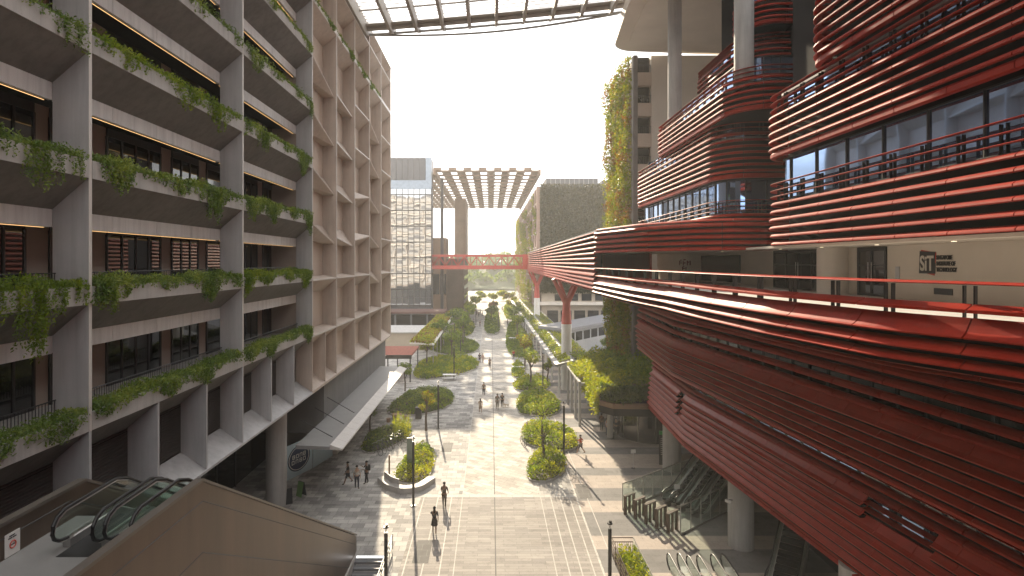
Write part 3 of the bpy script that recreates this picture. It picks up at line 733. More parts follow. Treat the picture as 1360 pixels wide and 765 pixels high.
# --- far tower, stepped terraces
TIERS = [ # near y, x face, far y, radius, trim z, louvres, first louvre z, pitch, rail zs
    (36.6, XA, 57.7, 2.2, 22.98, 7, 23.36, .40, (26.0, 26.3, 26.62)),
    (33.9, XA-.1, 50.4, 2.4, 26.75, 5, 27.1, .37, (28.85, 29.12, 29.4)),
    (36.9, XA+1.6, 45.5, 2.4, 29.95, 5, 30.25, .37, (32.05, 32.3, 32.55)),
    (36.2, XA+1.9, 39.6, 2.2, 32.85, 5, 33.2, .37, (34.9, 35.2, 35.5))]
for (yn, xf, yf, rad, tz, n, z0, pt, rz) in TIERS:
    p = Path([(26, yn), (xf, yn), (xf, yf), (24, yf)], {1: rad, 2: .8})
    trim(p, tz); band(p, z0, n, pt); rails(p, rz, zpost=(rz[0]-.2, rz[-1]-.05)); wall(p, tz+.1, rz[0]-.25, -.7); glazing(p, rz[0]-.3, rz[-1]+.9, -1.1, 1.3)
    slab_from(p, [(26, yf)], rz[0]-.45, rz[0]-.3, -.2).build('terrace_slab', CONC, rb)
    slab_from(p, [(26, yf)], tz-.02, tz+.06, -.15).build('soffit', DARKW, rb)
p0 = Path([(26, 36.8), (XA, 36.8), (XA, 57.7), (24, 57.7)], {1: 2.2, 2: .8})
band(p0, 18.4, 6, .42); rails(p0, (20.95, 21.25, 21.6), zpost=(20.75, 21.55)); glazing(p0, 20.7, 22.98, -.55, 1.5); wall(p0, 18.4, 20.7, -.7)
MB().box(XA+2.9, 40, 38, 56.5, 18.4, 26.5).build('core_wall', DARKW, rb)
MB().box(XA+4.2, 40, 39, 47, 26.5, 40.5).build('core_wall', DARKW, rb)
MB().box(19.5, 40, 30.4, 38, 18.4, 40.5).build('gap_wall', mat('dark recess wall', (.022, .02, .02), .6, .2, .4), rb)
for (x, y, z0) in ((15.95, 49.0, 27.6), (15.8, 35.25, 28.6)): MB().cyl(x, y, z0, 40.6, .58, 32).build('column', CONC, rb, smooth=True)
# --- deck level
DE = [(12.2, 5), (11.9, 9), (11.4, 12), (10.3, 14.6), (9.6, 19.6), (9.35, 25), (9.3, 30), (8.85, 35.5), (8.6, 46)]
pd = Path(DE, {1: 8, 2: 5, 3: 5, 4: 6, 5: 10, 6: 3, 7: 1.5})
rails(pd, (17.05,), post=1.9, zpost=(15.9, 16.95), prof=scaled(RAIL, 1.15, 1.), panel=2.7)
band(pd, 16.42, 1, .4, PLATE, 1.1, 1.1, panel=2.7, name='louvre_band')
band(pd, 15.78, 1, .4, LAP, 1.1, 1.05, -.02, panel=2.7, shade_strip=True)
band(pd, 15.42, 1, .4, LAP, 1.1, .95, .05, panel=2.7, shade_strip=True)
band(pd, 15.10, 1, .4, LAP, 1.1, .85, .09, panel=2.7, shade_strip=True)
band(pd, 14.88, 1, .3, BLADE, .8, .6, -.28, panel=2.7)
band(pd, 14.72, 1, .3, BLADE, .8, .5, -.55, panel=2.7)
wall(pd, 14.8, 16.0, -.45, DARKW)
slab_from(pd, [(24, 54), (26, 5)], 15.55, 15.9, -.3).build('deck_floor', mat('deck floor tile', (.45, .42, .39), .6, .08, .8), rb)
slab_from(pd, [(24, 54), (26, 5)], 14.75, 14.85, -.6).build('deck_soffit', CONC, rb)
pr = Path([(22, 34.4), (14.8, 34.5), (13.2, 35.3), (10.3, 39.5), (8.6, 46)], {1: 1.2, 2: 2.5, 3: 3})
band(pr, 18.22, 5, .37, BLADE, 1.1, 1.05, panel=2.6); mb = MB(); sweep(mb, pr, [(-.3, 18.25), (-.3, 20), (-.4, 20), (-.4, 18.25)]); mb.build('inner_wall', DARKW, rb)
trim(pr, 20.1, PLATE)
MB().prism([(22, 34.6), (14.8, 34.7), (13.3, 35.5), (10.5, 39.7), (9.0, 46), (8.9, 60), (22, 60)], 20.0, 20.18, 'z').build('link_roof', ROOFG, rb)
MB().prism([(26, 5), (15.15, 5), (15.15, 31), (15.5, 34.7), (13.3, 35.5), (10.5, 39.7), (9.0, 46), (9.2, 54), (26, 54)], 18.24, 18.36, 'z').build('deck_ceiling', LIGHTW, rb)
for y in (12, 16, 20, 24, 28, 32, 40): MB().cyl(16.4, y, 18.22, 18.238, .08, 12).build('ceiling_light', DOWNL, rb)
# lobby wall behind the deck, doors, column, screen
XWALL = 18.0
MB().box(XWALL, 26, 5, 37, 15.9, 18.24).build('lobby_wall', LIGHTW, rb)
MB().prism([(15.9, 53), (17.0, 47.5), (18.2, 41.0), (18.2, 37), (26, 37), (26, 54), (15.9, 54)], 15.9, 18.24, 'z').build('lobby_wall', LIGHTW, rb)
def door(y0, y1, n):
    bm = MB(); x0, x1 = XWALL-.07, XWALL+.01
    bm.box(x0, x1, y0, y1, 18.02, 18.2); bm.box(x0, x1, y0, y1, 17.3, 17.38); bm.box(x0, x1, y0, y1, 15.9, 16.0)
    for q in range(n+1): yy = y0+(y1-y0)*q/n; bm.box(x0-.01, x1, yy-.05, yy+.05, 15.9, 18.2)
    d_ = bm.build('door', DARK, rb); MB().box(XWALL-.03, XWALL+.01, y0+.05, y1-.05, 16, 18.02).build('pane', GLD, d_)
    m = MB(); ym = (y0+y1)/2; m.tube([(x0-.06, ym-.12, 16.6), (x0-.06, ym-.12, 17.5)], .02, 6); m.tube([(x0-.06, ym+.12, 16.6), (x0-.06, ym+.12, 17.5)], .02, 6); m.build('handle', STEEL, d_)
door(30.2, 35.8, 4); door(25.7, 27.6, 2)
MB().cyl(17.55, 29.0, 15.9, 18.24, .72, 32).build('column', LIGHTW, rb, smooth=True)
MB().prism([(18.13, 41.0), (17.22, 46.0), (17.12, 46.0), (18.03, 41.0)], 16.0, 18.0, 'z').build('display_screen', mat('dark screen', (.012, .016, .024), .25, .1, 1), rb)
MB().box(XWALL-.04, XWALL, 22.0, 22.9, 16.2, 16.45).build('vent', DARK, rb)
MB().box(XWALL-.03, XWALL, 24.85, 25.1, 16.75, 17.3).build('call_panel', STEEL, rb)
# institute sign
sg = thing('institute_sign', 'black square emblem and black lettering of an institute on the pale lobby wall', 'sign', (XWALL, 23.2, 17.3))
m = MB(); x = XWALL-.035
def yz(px, py): Y_ = FPX*XWALL/(px-VX); return Y_, CAMZ-(py-VY)*Y_/FPX
pp = [yz(1222.5, 333.5), yz(1243, 334.5), yz(1242.5, 363.5), yz(1221.5, 363)]
m.prism(pp, x, XWALL-.002, 'x'); m.build('emblem', mat('black print', (.015, .014, .014), .5), sg)
m = MB(); qq = [yz(1224, 331.8), yz(1243.8, 335.5), yz(1241.5, 366), yz(1223, 361)]; m.prism(qq, XWALL-.03, XWALL-.001, 'x'); m.build('emblem_edge', REDB, sg)
ROTW = Matrix(((0, 0, -1), (-1, 0, 0), (0, 1, 0)))      # text reading towards -Y, facing -X
ya, za = yz(1221.9, 358.2); yb, zb = yz(1241.5, 358.2)
text_mesh('emblem_letters', 'SiT', .86, mat('pale print', (.62, .58, .53), .6), sg, Vector((x-.01, ya-.05, za-.02)), ROTW, ext=.008, bold=.018, sx=.66)
for i, s in enumerate(('SINGAPORE', 'INSTITUTE OF', 'TECHNOLOGY')):
    y_, z_ = yz(1244.8, 344.6+i*8.); text_mesh('sign_lettering', s, .235, MATS['black print'], sg, Vector((x, y_, z_)), ROTW, ext=.015, bold=.006, sx=.62)
# dark red wall letters further along the deck
sg = thing('wall_lettering', 'dark red marks in two short rows on the pale wall beside the black screen', 'sign', (17.0, 47.4, 17))
m = MB(); REDD = mat('dark red lettering', (.16, .02, .02), .5)
d = Vector((17.0-15.9, 47.5-53)).normalized(); nn_ = Vector((d.y, -d.x)); 
if nn_.x > 0: nn_ = -nn_
for (u, z, w, h) in ((.2, 17.42, .10, .4), (.42, 17.42, .28, .08), (.42, 17.62, .08, .2), (.82, 17.42, .09, .4), (1.02, 17.42, .3, .08), (1.02, 17.7, .3, .1), (1.45, 17.42, .1, .4), (1.62, 17.5, .22, .09), (1.9, 17.42, .09, .4), (.7, 16.95, .1, .3), (.9, 16.95, .28, .08), (.9, 17.12, .08, .13), (1.25, 16.95, .1, .22)):
    c = Vector((15.9, 53))+d*(3.3+u)+nn_*.03; m.obox((c.x, c.y, z), (w, .04, h), math.atan2(d.y, d.x))
m.build('letters', REDD, sg)

# --- lower block
pl_ = Path([(16.9, 3), (15.97, 13.5), (15.15, 23), (13.75, 39.4), (14.2, 50.2), (20, 51.2)], {1: 20, 2: 20, 3: 5, 4: .7})
pu = Path([(16.0, 3), (14.9, 13.5), (14.05, 23.2), (12.75, 39.2), (13.6, 52), (20, 53)], {1: 20, 2: 20, 3: 5., 4: .7})
band(pl_, 4.62, 2, .26, BLADE, 1.0, .8, .12, panel=2.6, name='louvre_band')
def s_at(path, Y):
    for k in range(len(path.p)-1):
        y0, y1 = path.p[k].y, path.p[k+1].y
        if min(y0, y1) <= Y <= max(y0, y1) and abs(y1-y0) > 1e-6: return path.s[k]+(path.s[k+1]-path.s[k])*(Y-y0)/(y1-y0)
sA, sB, sC, sD = s_at(pl_, 19.6), s_at(pl_, 22.9), s_at(pl_, 40.4), s_at(pl_, 41.5)
for i in range(7):
    cuts = [(0, None)]
    if i >= 5: cuts = [(0, sA), (sB, sC), (sD, None)]
    elif i >= 3: cuts = [(0, sC), (sD, None)]
    for (u, v_) in cuts: band(pl_, 5.16+i*.42, 1, .42, LAP, 1.1, 1.0, .14-.035*i, panel=1.75, a=u, b=v_, shade_strip=True, pg=.02, m=REDG)
rails(pl_, (7.55, 7.85, 8.2), post=1.6, zpost=(7.3, 8.2), off=-.05, a=sA, b=sB); glazing(pl_, 7.3, 8.1, -.3, 1.6, a=sA, b=sB)
band(pl_, 8.12, 2, .40, BLADE, .9, .9, -.15, panel=2.6)
s_at0 = lambda path, Y: next(path.s[k]+(path.s[k+1]-path.s[k])*(Y-path.p[k].y)/(path.p[k+1].y-path.p[k].y) for k in range(len(path.p)-1) if path.p[k].y <= Y <= path.p[k+1].y)
glazing(pl_, 8.0, 9.75, -.85, 1.3, GLD, b=s_at0(pl_, 24.)); glazing(pl_, 8.0, 9.75, -.85, 1.3, GLB, a=s_at0(pl_, 24.))
wall(pl_, 4.6, 8.05, -.35); wall(pl_, 9.75, 14.8, -.75)
rails(pl_, (8.98,), zpost=None, off=-.15)
for i in range(6): band(pu, 9.62+i*.40, 1, .4, LAP if i > 0 else BLADE, 1.1, 1.0, -.02+.035*i, panel=1.75, shade_strip=(i > 0), pg=.02, m=REDG)
band(pu, 12.08, 2, .5, BLADE, 1., 1., .05, panel=2.5)
glazing(pu, 11.95, 13.2, -.7, 1.25, GLD)
band(pu, 13.08, 4, .44, BLADE, 1.15, 1.1, -.10, panel=2.5)
slab_from(pl_, [(22, 3)], 4.75, 4.95, -.1).build('soffit', CONC, rb)
MB().box(17.2, 40, 4, 47, 4.9, 15.5).build('core_wall', DARKW, rb)
MB().box(19.5, 40, 4, 52, 0, 4.8).build('lobby_wall', DARKW, rb)
bm = MB(); y = 36.
f = MB()
while y < 51.5: f.box(19.38, 19.5, y-.05, y+.05, 0, 4.7); y += 1.6
f = f.build('shop_front', DARK, rb); MB().box(19.42, 19.499, 30, 51.5, .1, 4.6).build('pane', GLD, f)
for (x, y) in ((15.4, 23.6), (15.4, 34.8), (15.25, 47.6)): MB().cyl(x, y, 0, 4.8, .75, 36).build('column', CONC, rb, smooth=True)
# security cameras on the columns
for (x, y, z, lab) in ((14.6, 34.4, 3.0, 'small white security camera on the round column beside the gates'), (14.55, 23.3, 4.2, 'small white security camera on the nearest round column under the red building')):
    t = thing('security_camera', lab, 'camera', (x, y, z), 0, 'cameras on the columns')
    MB().tube([(x+.12, y, z), (x-.12, y, z+.02)], .03, 6).build('bracket', DARK, t); MB().obox((x-.2, y-.1, z-.03), (.16, .34, .15), .4).build('housing', WHITE, t)

# --- covered link and truss bridge
lk = thing('covered_link', 'long elevated walkway clad in red louvres running off from the building towards the bridge', 'walkway', (11, 90, 14))
pt_ = Path([(8.6, 46), (8.75, 62), (9.1, 85), (9.9, 150)], {})
band(pt_, 15.28, 4, .36, SHINGLE, 1.0, .95, .05, panel=3.2, parent=lk)
band(pt_, 16.80, 7, .44, BLADE, 1., 1.0, .0, panel=3.2, parent=lk)
trim_ = MB(); sweep(trim_, pt_, PLATE, 19.95, 0, 3.2); sweep(trim_, pt_, PLATE, 15.12, -.1, 3.2); trim_.build('edge_trim', RED, lk)
mb = MB(); sweep(mb, pt_, [(-.35, 15.3), (-.35, 19.9), (-.5, 19.9), (-.5, 15.3)]); mb.build('inner_wall', DARKW, lk)
mb = MB(); sweep(mb, pt_, [(-4.3, 15.3), (-4.3, 19.9), (-4.5, 19.9), (-4.5, 15.3)]); mb.build('side_wall', RED, lk)
mb = MB(); sweep(mb, pt_, [(-.1, 15.15), (-.1, 15.3), (-4.4, 15.3), (-4.4, 15.15)]); mb.build('floor', CONC, lk)
mb = MB(); sweep(mb, pt_, [(-.0, 20.0), (-.0, 20.12), (-4.5, 20.12), (-4.5, 20.0)]); mb.build('roof', ROOFG, lk)
def ycol(x, y, label, s):
    t = thing('branching_column', label, 'column', (x, y, 0), 0, 'branching columns under the covered link')
    MB().cyl(x, y, 0, 9.0, .70*s, 28).build('lower_shaft', WHITE, t, smooth=True)
    MB().tube([(x, y, 9.0), (x, y, 11.6), (x, y, 12.6)], [.70*s, .52*s, .62*s], 28).build('upper_shaft', REDT, t, smooth=True)
    for dx, dy in ((-1.9, -.6), (1.75, -.6), (-.9, 1.9), (1.5, 1.6)):
        MB().tube([(x+dx*.08, y+dy*.08, 12.0), (x+dx, y+dy, 15.2)], .40*s, 12, True, .22*s).build('branch', REDT, t, smooth=True)
ycol(10.4, 77.7, 'branching red topped column with white shaft rising through the near end of the planted canopy', 1.)
ycol(10.9, 134., 'smaller looking branching red topped column standing further along the planted canopy', 1.)
br = thing('footbridge', 'red truss footbridge crossing the plaza to the tower', 'bridge', (-3, 154, 15))
BX0, BX1 = -17.5, 10.0
m = MB().box(BX0, BX1, 152.0, 156, 15.55, 15.8); m.build('deck', REDT, br)
m = MB().box(BX0, BX1, 151.9, 152.0, 15.6, 16.55).box(BX0, BX1, 156, 156.1, 15.6, 16.55); m.build('parapet', REDT, br)
m = MB().box(BX0, BX1, 151.85, 152.15, 18.9, 19.5).box(BX0, BX1, 155.85, 156.15, 18.9, 19.5).box(BX0, BX1, 152.2, 155.8, 19.3, 19.42); m.build('top_chord', REDT, br)
for y in (152.0, 156.):
    m = MB(); x = BX0; k = 0
    while x < BX1-.5: m.tube([(x, y, 16.5 if k % 2 else 18.95), (x+1.7, y, 18.95 if k % 2 else 16.5)], .10, 5); m.tube([(x, y, 16.5), (x, y, 19)], .06, 5); x += 1.7; k += 1
    m.build('truss_side', REDT, br)
MB().box(8.6, 10.1, 151.8, 156.2, 15.5, 19.55).build('end_portal', REDB, br)

# ================================================================== GREY TOWER WITH GREEN WALL
gt = thing('slab_tower', 'pale slab tower with wide overhanging roof behind the red terraces', 'building', (25, 66, 0))
MB().box(17.6, 44, 62, 76, 0, 40.2).build('end_wall', LIGHTW, gt)
MB().box(15.75, 17.598, 62.6, 74.5, 0, 40.).build('stair_wall', BROWNB, gt)
z = 21.
while z < 40:
    MB().box(15.7, 17.62, 61.9, 62.7, z-.9, z+.55).build('balcony', BEIGE, gt); MB().box(16.1, 17.5, 62.5, 62.59, z+.55, z+2.4).build('window', GLD, gt)
    bm3 = MB().tube([(15.8, 61.95, z+1.35), (17.55, 61.95, z+1.35)], .03, 5)
    for q in range(8): bm3.box(15.8+q*.24, 15.83+q*.24, 61.93, 61.97, z+.5, z+1.35)
    bm3.build('railing', DARK, gt); z += 3.35
MB().box(15.55, 16.05, 61.7, 62.55, 0, 40.1).build('corner_pier', mat('dark stone pier', (.15, .135, .13), .7, .2, .6), gt)
bm = MB()
for q in range(14): bm.box(15.6+q*.34, 15.75+q*.34, 61.6, 61.72, 0, 15.5)
bm.build('wall_ribs', CONCD, gt); MB().box(15.6, 20.6, 61.72, 61.8, 0, 15.6).build('rib_backing', CONCD, gt)
MB().prism([(v.x, v.y) for v in fillet([(30, 36), (13.0, 40), (12.2, 50), (13.2, 61.2), (30, 63)], {1: 2, 2: 6, 3: 2.6})]+[(44, 63), (44, 36)], 40.4, 41.6, 'z').build('roof', LIGHTW, gt)
MB().prism([(v.x, v.y) for v in fillet([(30, 37), (14.2, 41), (13.6, 50), (14.4, 60.), (30, 62)], {1: 2, 2: 6, 3: 2.6})]+[(44, 62), (44, 37)], 40.2, 40.38, 'z').build('soffit', LIGHTW, gt)
P = []
for _ in range(16000):
    y = random.uniform(62.2, 74.6); z = random.uniform(3, 40.5); b_ = mnoise.noise((y*.35, z*.22, 3))+.55*mnoise.noise((y*.9, z*.6, 8))
    th = .35+.85*(b_+.6)
    for q in range(2): P.append((15.6-random.uniform(.0, max(.12, th)), y+random.gauss(0, .1), z-.2*random.random()))
gw = thing('green_wall', 'tall vertical garden of yellow green creepers covering the flank of the pale slab tower', 'plant', (15.6, 68, 3))
leaves('foliage', [p for p in P if mnoise.noise((p[1]*.8, p[2]*.5, 11)) < .22], .30, LF_W, gw, droop=.6); leaves('foliage', [(p[0]-.08, p[1], p[2]) for p in P if mnoise.noise((p[1]*.8, p[2]*.5, 11)) >= .22], .28, LF_R, gw, droop=.6)

# ================================================================== CANOPIES OVER THE PLAZA
rc = thing('lattice_roof', 'high lattice roof with pale glass and a bowed edge beam spanning between the buildings overhead', 'roof', (0, 52, 42))  # rear part is unseen, extended behind the camera to darken the foreground
def far_y(x): return 60.9-.16*(x+12.6)-.006*(x+12.6)**2*.35
RIBX = np.arange(-13.2, 14.6, 2.75)
for x in RIBX:
    MB().prism([(-60, 41.5), (-60, 42.9), (far_y(x)+.9, 42.7), (far_y(x)+.9, 42.2), (far_y(x)-1.5, 41.4)], x-.15, x+.15, 'x').build('rib', WARMG, rc)
for q in range(30):
    m = MB()
    m.tube([(x, far_y(x)-.9-q*4.0+0., 42.45) for x in RIBX], .09, 6); m.build('purlin', WARMG, rc)
m = MB()
for q in range(130): m.tube([(x, far_y(x)-1.4-q*.75, 42.76) for x in RIBX], .045, 4)
m.build('glazing_bars', WARMG, rc)
m = MB()
for i in range(len(RIBX)-1):
    a, b_ = RIBX[i]+.12, RIBX[i+1]-.12
    m.add([(a, -60, 42.84), (b_, -60, 42.84), (b_, far_y(b_)-1.2, 42.84), (a, far_y(a)-1.2, 42.84)], [(0, 1, 2, 3)])
m.build('glass_panel', GLW, rc)
m = MB(); m.tube([(x, far_y(x)-1.35, 42.1) for x in RIBX], .24, 10); m.build('edge_beam', WARMG, rc, smooth=True)
m = MB()
for i in range(len(RIBX)-1):
    a, b_ = RIBX[i]+.16, RIBX[i+1]-.16; m.prism([(0, 42.2), (1.5, 42.28), (1.5, 42.36), (0, 42.28)], a, b_, 'x'); n = len(m.v)-8
    for q in range(n, n+8): p = m.v[q]; m.v[q] = (p[0], p[1]+far_y(p[0])-2.3, p[2])
m.build('edge_soffit', WARMG, rc)
m = MB(); m.tube([(x, far_y(x)-.35, 41.9) for x in RIBX], .15, 8); m.tube([(x, far_y(x)-.25, 41.85-.6*math.sin(math.pi*(x+12.5)/25)) for x in np.linspace(-12.5, 12.5, 18)], .11, 6)
m.build('bow_tie', STEEL, rc)

fr = thing('louvred_roof', 'distant lattice canopy of chequered brown louvres spanning between the mirror tower and the ivy block', 'roof', (-1, 200, 41.5))
xs = np.linspace(-15, 13, 15); ys = np.linspace(150, 252, 15)
m = MB()
for x in xs: m.box(x-.12, x+.12, 150, 252, 41.45, 41.9)
m.build('beam', BROWNB, fr)
m = MB()
for y in ys: m.box(-34 if y > 157 else -15, 13, y-.3, y+.3, 41.4, 41.85)
m.build('cross_beam', BROWNB, fr)
m = MB()
for i in range(-9, len(xs)-1):
    for j in range(1 if i < 0 else 0, len(ys)-1):
        x0 = -15+2*i; y0 = ys[j]
        if i % 2 or i < 0:
            m.prism([(y0+.5, 41.88), (y0+2.7, 41.62), (y0+2.72, 41.68), (y0+.52, 41.94)], x0+.15, x0+1.85, 'x'); m.prism([(y0+3.9, 41.88), (y0+6.3, 41.62), (y0+6.32, 41.68), (y0+3.92, 41.94)], x0+.15, x0+1.85, 'x')
        else: m.prism([(y0+.4, 41.9), (y0+2.3, 41.75), (y0+2.32, 41.8), (y0+.42, 41.95)], x0+.15, x0+1.85, 'x')
m.build('louvre_panels', mat('brown roof louvres', (.26, .21, .17), .7, .15, .4), fr)
m = MB()
for q in range(7): m.box(-15.2+q*4.0, -13.2+q*4.0, 149.2, 150.6, 41.7, 42.5)
m.build('front_cap', BROWNB, fr)
MB().box(-15.3, -14.6, 148.9, 252.3, 40.6, 42.0).box(12.7, 13.2, 149, 252.3, 40.6, 42).build('edge_beam', BROWNB, fr)
MB().box(-14.1, -13.3, 158, 158.8, 0, 41).build('post', mat('dark post paint', (.06, .055, .06), .5), fr)
# ================================================================== DISTANT BUILDINGS
tw = thing('glass_tower', 'mirror glass office tower with dark screened top beyond the concrete building', 'building', (-28, 165, 0))
TX0, TX1, TY = -46, -15.8, 150.
MB().box(TX0, TX1-.05, TY+.3, 155, 0, 45).build('core_wall', GREYS, tw)
m = MB(); gx = np.arange(TX1, TX0, -1.55); z = 6.
while z < 36.5:
    for i in range(len(gx)-1):
        a = random.gauss(0, .004); b_ = random.gauss(0, .003)
        x1, x0 = gx[i]-.03, gx[i+1]+.03
        m.add([(x0, TY+a+b_, z+.03), (x1, TY-a+b_, z+.03), (x1, TY-a-b_, z+2.07), (x0, TY+a-b_, z+2.07)], [(0, 1, 2, 3)])
    z += 2.1
m.build('curtain_glass', GLT, tw)
m = MB()
for x in gx: m.box(x-.08, x+.08, TY-.12, TY+.25, 5.5, 37.)
z = 6.
while z < 37: m.box(TX0, TX1, TY-.06, TY+.24, z-.13, z+.13); z += 4.2
m.build('window_frame', mat('tower mullion', (.05, .048, .045), .5), tw)
MB().box(TX0, TX1+.02, TY-.12, TY+.3, 36.9, 39.2).build('parapet_band', mat('blue grey glass band', (.30, .36, .44), .25), tw)
m = MB()
for i in range(len(gx)-1): m.box(gx[i+1]+.05, gx[i]-.05, TY-.02, TY+.3, 39.25, 45.2)
m.build('screen_panels', GREYS, tw)
MB().box(TX1-1.5, TX1+.05, TY-.15, TY+.2, 37, 45.3).build('corner_glass', MATS['blue grey glass band'], tw)
MB().box(TX0, TX1+1, TY-3, TY+.2, 0, 3.4).build('podium_wall', DARKW, tw)
m = MB().box(TX0, -11.5, TY-9, TY-.3, 4.6, 5.1); m.build('podium_roof', mat('brown podium roof', (.12, .06, .05), .7), tw)
for x in (-12, -16, -20, -24): MB().box(x-.2, x+.2, TY-8.7, TY-8.3, 0, 4.6).build('podium_post', GREYS, tw)
bb = thing('stone_block', 'stepped dark brown block beneath the end of the truss bridge', 'building', (-12, 180, 0))
MB().box(-17, -13.2, 166, 176, 0, 24.6).build('lower_wall', BROWNB, bb); MB().box(-13.19, -8.2, 170, 200, 0, 18.5).build('side_wall', mat('dark brown stone', (.13, .095, .075), .75, .2, .3), bb)
MB().box(-13.6, -9.4, 212, 232, 0, 41.).build('tall_pier', BROWNB, bb)
for z in np.arange(3, 18, 3.): MB().box(-8.21, -8.05, 171, 199, z, z+1.3).build('window', GLD, bb)
for q in range(2): MB().box(-17+q*2, -15.2+q*2, 165.9, 166.01, 8, 14).build('window', GLD, bb)
iv = thing('ivy_block', 'large block covered in dull green creepers with rooftop plant boxes across the plaza', 'building', (26, 200, 0))
MB().box(13., 60, 150, 275, 9.5, 37.4).build('upper_wall', mat('olive brown wall', (.14, .13, .085), .9, .25, .5), iv)
MB().box(13.4, 60, 150.6, 275, 0, 9.5).build('podium_wall', SANDW, iv)
MB().box(12.4, 60, 149.2, 152, 6.1, 6.9).build('podium_ledge', LIGHTW, iv)
for q in range(9): MB().box(17+q*3.6, 19.6+q*3.6, 150.4, 150.61, 7.2, 9.1).build('window', GLD, iv); MB().box(15+q*3.6, 17.9+q*3.6, 150.4, 150.61, 1, 4.6).build('window', GLD, iv)
for j in range(8):
    z = 5.5+j*4.0; MB().box(12.9, 13.01, 152, 274, z+.6, z+3.0).build('side_window', GLD, iv); MB().box(12.3, 13.02, 151, 274, z-.25, z+.15).build('side_ledge', LIGHTW, iv)
for i in range(18): y = 151.6+i*7.1; MB().box(12.2, 13.03, y-1.4, y+1.4, 4, 37.6).build('side_fin', TILEB, iv)
m = MB().box(15.2, 29.5, 156, 172, 37.4, 40.6).box(31, 45, 158, 172, 37.4, 40.3).build('plant_room', GREYS, iv)
m = MB()
for q in range(12): m.box(15.2+q*1.3, 15.28+q*1.3, 155.9, 156, 38, 41.6)
m.box(15.2, 29.5, 155.9, 156, 41.5, 41.6); m.build('roof_screen', STEEL, iv)
P = []
for _ in range(26000):
    x = random.uniform(13.1, 36); z = random.uniform(9.3, 38.2); t = .35+.5*mnoise.noise((x*.2, z*.2, 1)); P.append((x, 149.9-random.uniform(0, max(.05, t)), z))
o = leaves('wall_creeper', P, .62, LF_B, None, (25, 150, 9), droop=.5); tag(o, 'dull green creeper curtain over the broad front of the far block', 'plant')
P = []
for _ in range(110):
    y = random.uniform(151, 272); z = random.uniform(8, 37); l = random.uniform(1.5, 6)
    for q in range(95): P.append((12.2-abs(random.gauss(0, .35)), y+random.gauss(0, 1.1), z-random.uniform(0, l)))
o = leaves('wall_creeper', P, .62, LF_W, None, (12.2, 210, 4), droop=.5); tag(o, 'patchy bright creepers hanging between the windows on the plaza side of the ivy block', 'plant')
# ramp building with ribbon windows
rp = thing('ramp_building', 'low grey building with a slanting ribbon of windows behind the planted canopy', 'building', (24, 112, 0))
A, B = (13.2, 100.), (36., 118.)
d = Vector((B[0]-A[0], B[1]-A[1])); L_ = d.length; d.normalize(); rz = math.atan2(d.y, d.x); n = Vector((-d.y, d.x))
def rpw(m, u0, u1, v0, v1, z0, z1, sl=.055):
    vs = []
    for z in (z0, z1):
        for (u, v) in ((u0, v0), (u1, v0), (u1, v1), (u0, v1)): vs.append((A[0]+d.x*u+n.x*v, A[1]+d.y*u+n.y*v, z+sl*u))
    return m.add(vs, [(0, 3, 2, 1), (4, 5, 6, 7), (0, 1, 5, 4), (1, 2, 6, 5), (2, 3, 7, 6), (3, 0, 4, 7)])
rpw(MB(), 0, L_, 0, 6, .5, 5.2).build('wall', mat('blue grey cladding', (.30, .315, .34), .55, .08, .5), rp)
rpw(MB(), -.5, L_, -.7, 6.5, 5.2, 5.75).build('roof', mat('pale blue grey roof', (.19, .195, .215), .5, .08, .5), rp)
for q in range(14): rpw(MB(), .6+q*2.05, 2.3+q*2.05, -.03, .1, 3.2, 4.75).build('window', GLD, rp)
rpw(MB(), -1, L_, -.25, 6, -.6, .5).build('base_wall', SANDW, rp)
# low sand coloured wall and planted canopies left of the path
lw = thing('garden_wall', 'low sand coloured building wall behind the red brown canopy', 'wall', (-16, 112, 0))
MB().box(-34, -13.2, 112, 124, 0, 3.4).build('wall', SANDW, lw); MB().box(-34, -13., 111.7, 124.3, 3.4, 3.6).build('coping', CONC, lw)
pg = thing('sedum_canopy', 'flat canopy with red brown roof on thin dark posts beside the concrete building', 'canopy', (-15, 86, 0))
MB().box(-20, -11.6, 82, 91, 3.7, 3.95).build('roof', PEACH, pg)
MB().box(-20.1, -11.5, 81.9, 82.0, 3.45, 4.0).build('edge', DARK, pg)
for (x, y) in ((-11.75, 82.2), (-11.75, 90.7), (-15, 82.2), (-15, 90.7)): MB().box(x-.08, x+.08, y-.08, y+.08, 0, 3.7).build('post', DARK, pg)
m = MB().tube([(-17.5, 81.9, 3.9), (-14.6, 78.5, 4.5)], .05, 5).tube([(-17.3, 82, 3.9), (-16.4, 78, 4.5)], .05, 5); m.build('stay', WHITE, pg)
pc = thing('green_canopy', 'long narrow canopy with brown and green planted roof running beyond the red brown canopy', 'canopy', (-11, 120, 0))
MB().prism([(-13.4, 4.0), (-9.4, 3.75), (-9.4, 3.95), (-13.4, 4.2)], 93, 150, 'y').build('roof', WHITE, pc)
for y in np.arange(94, 150, 7.): MB().box(-9.7, -9.55, y, y+.15, 0, 3.75).build('post', STEEL, pc)
P = [(random.uniform(-13.3, -9.7), random.uniform(93.2, 149.8), 4.2+random.uniform(0, .3)) for _ in range(5200)]
leaves('roof_planting', P, .5, LF_R, pc); P = [(random.uniform(-13.3, -9.7), random.uniform(93.2, 149.8), 4.2+random.uniform(0, .4)) for _ in range(3800)]; leaves('roof_planting', P, .5, LF_Y, pc)
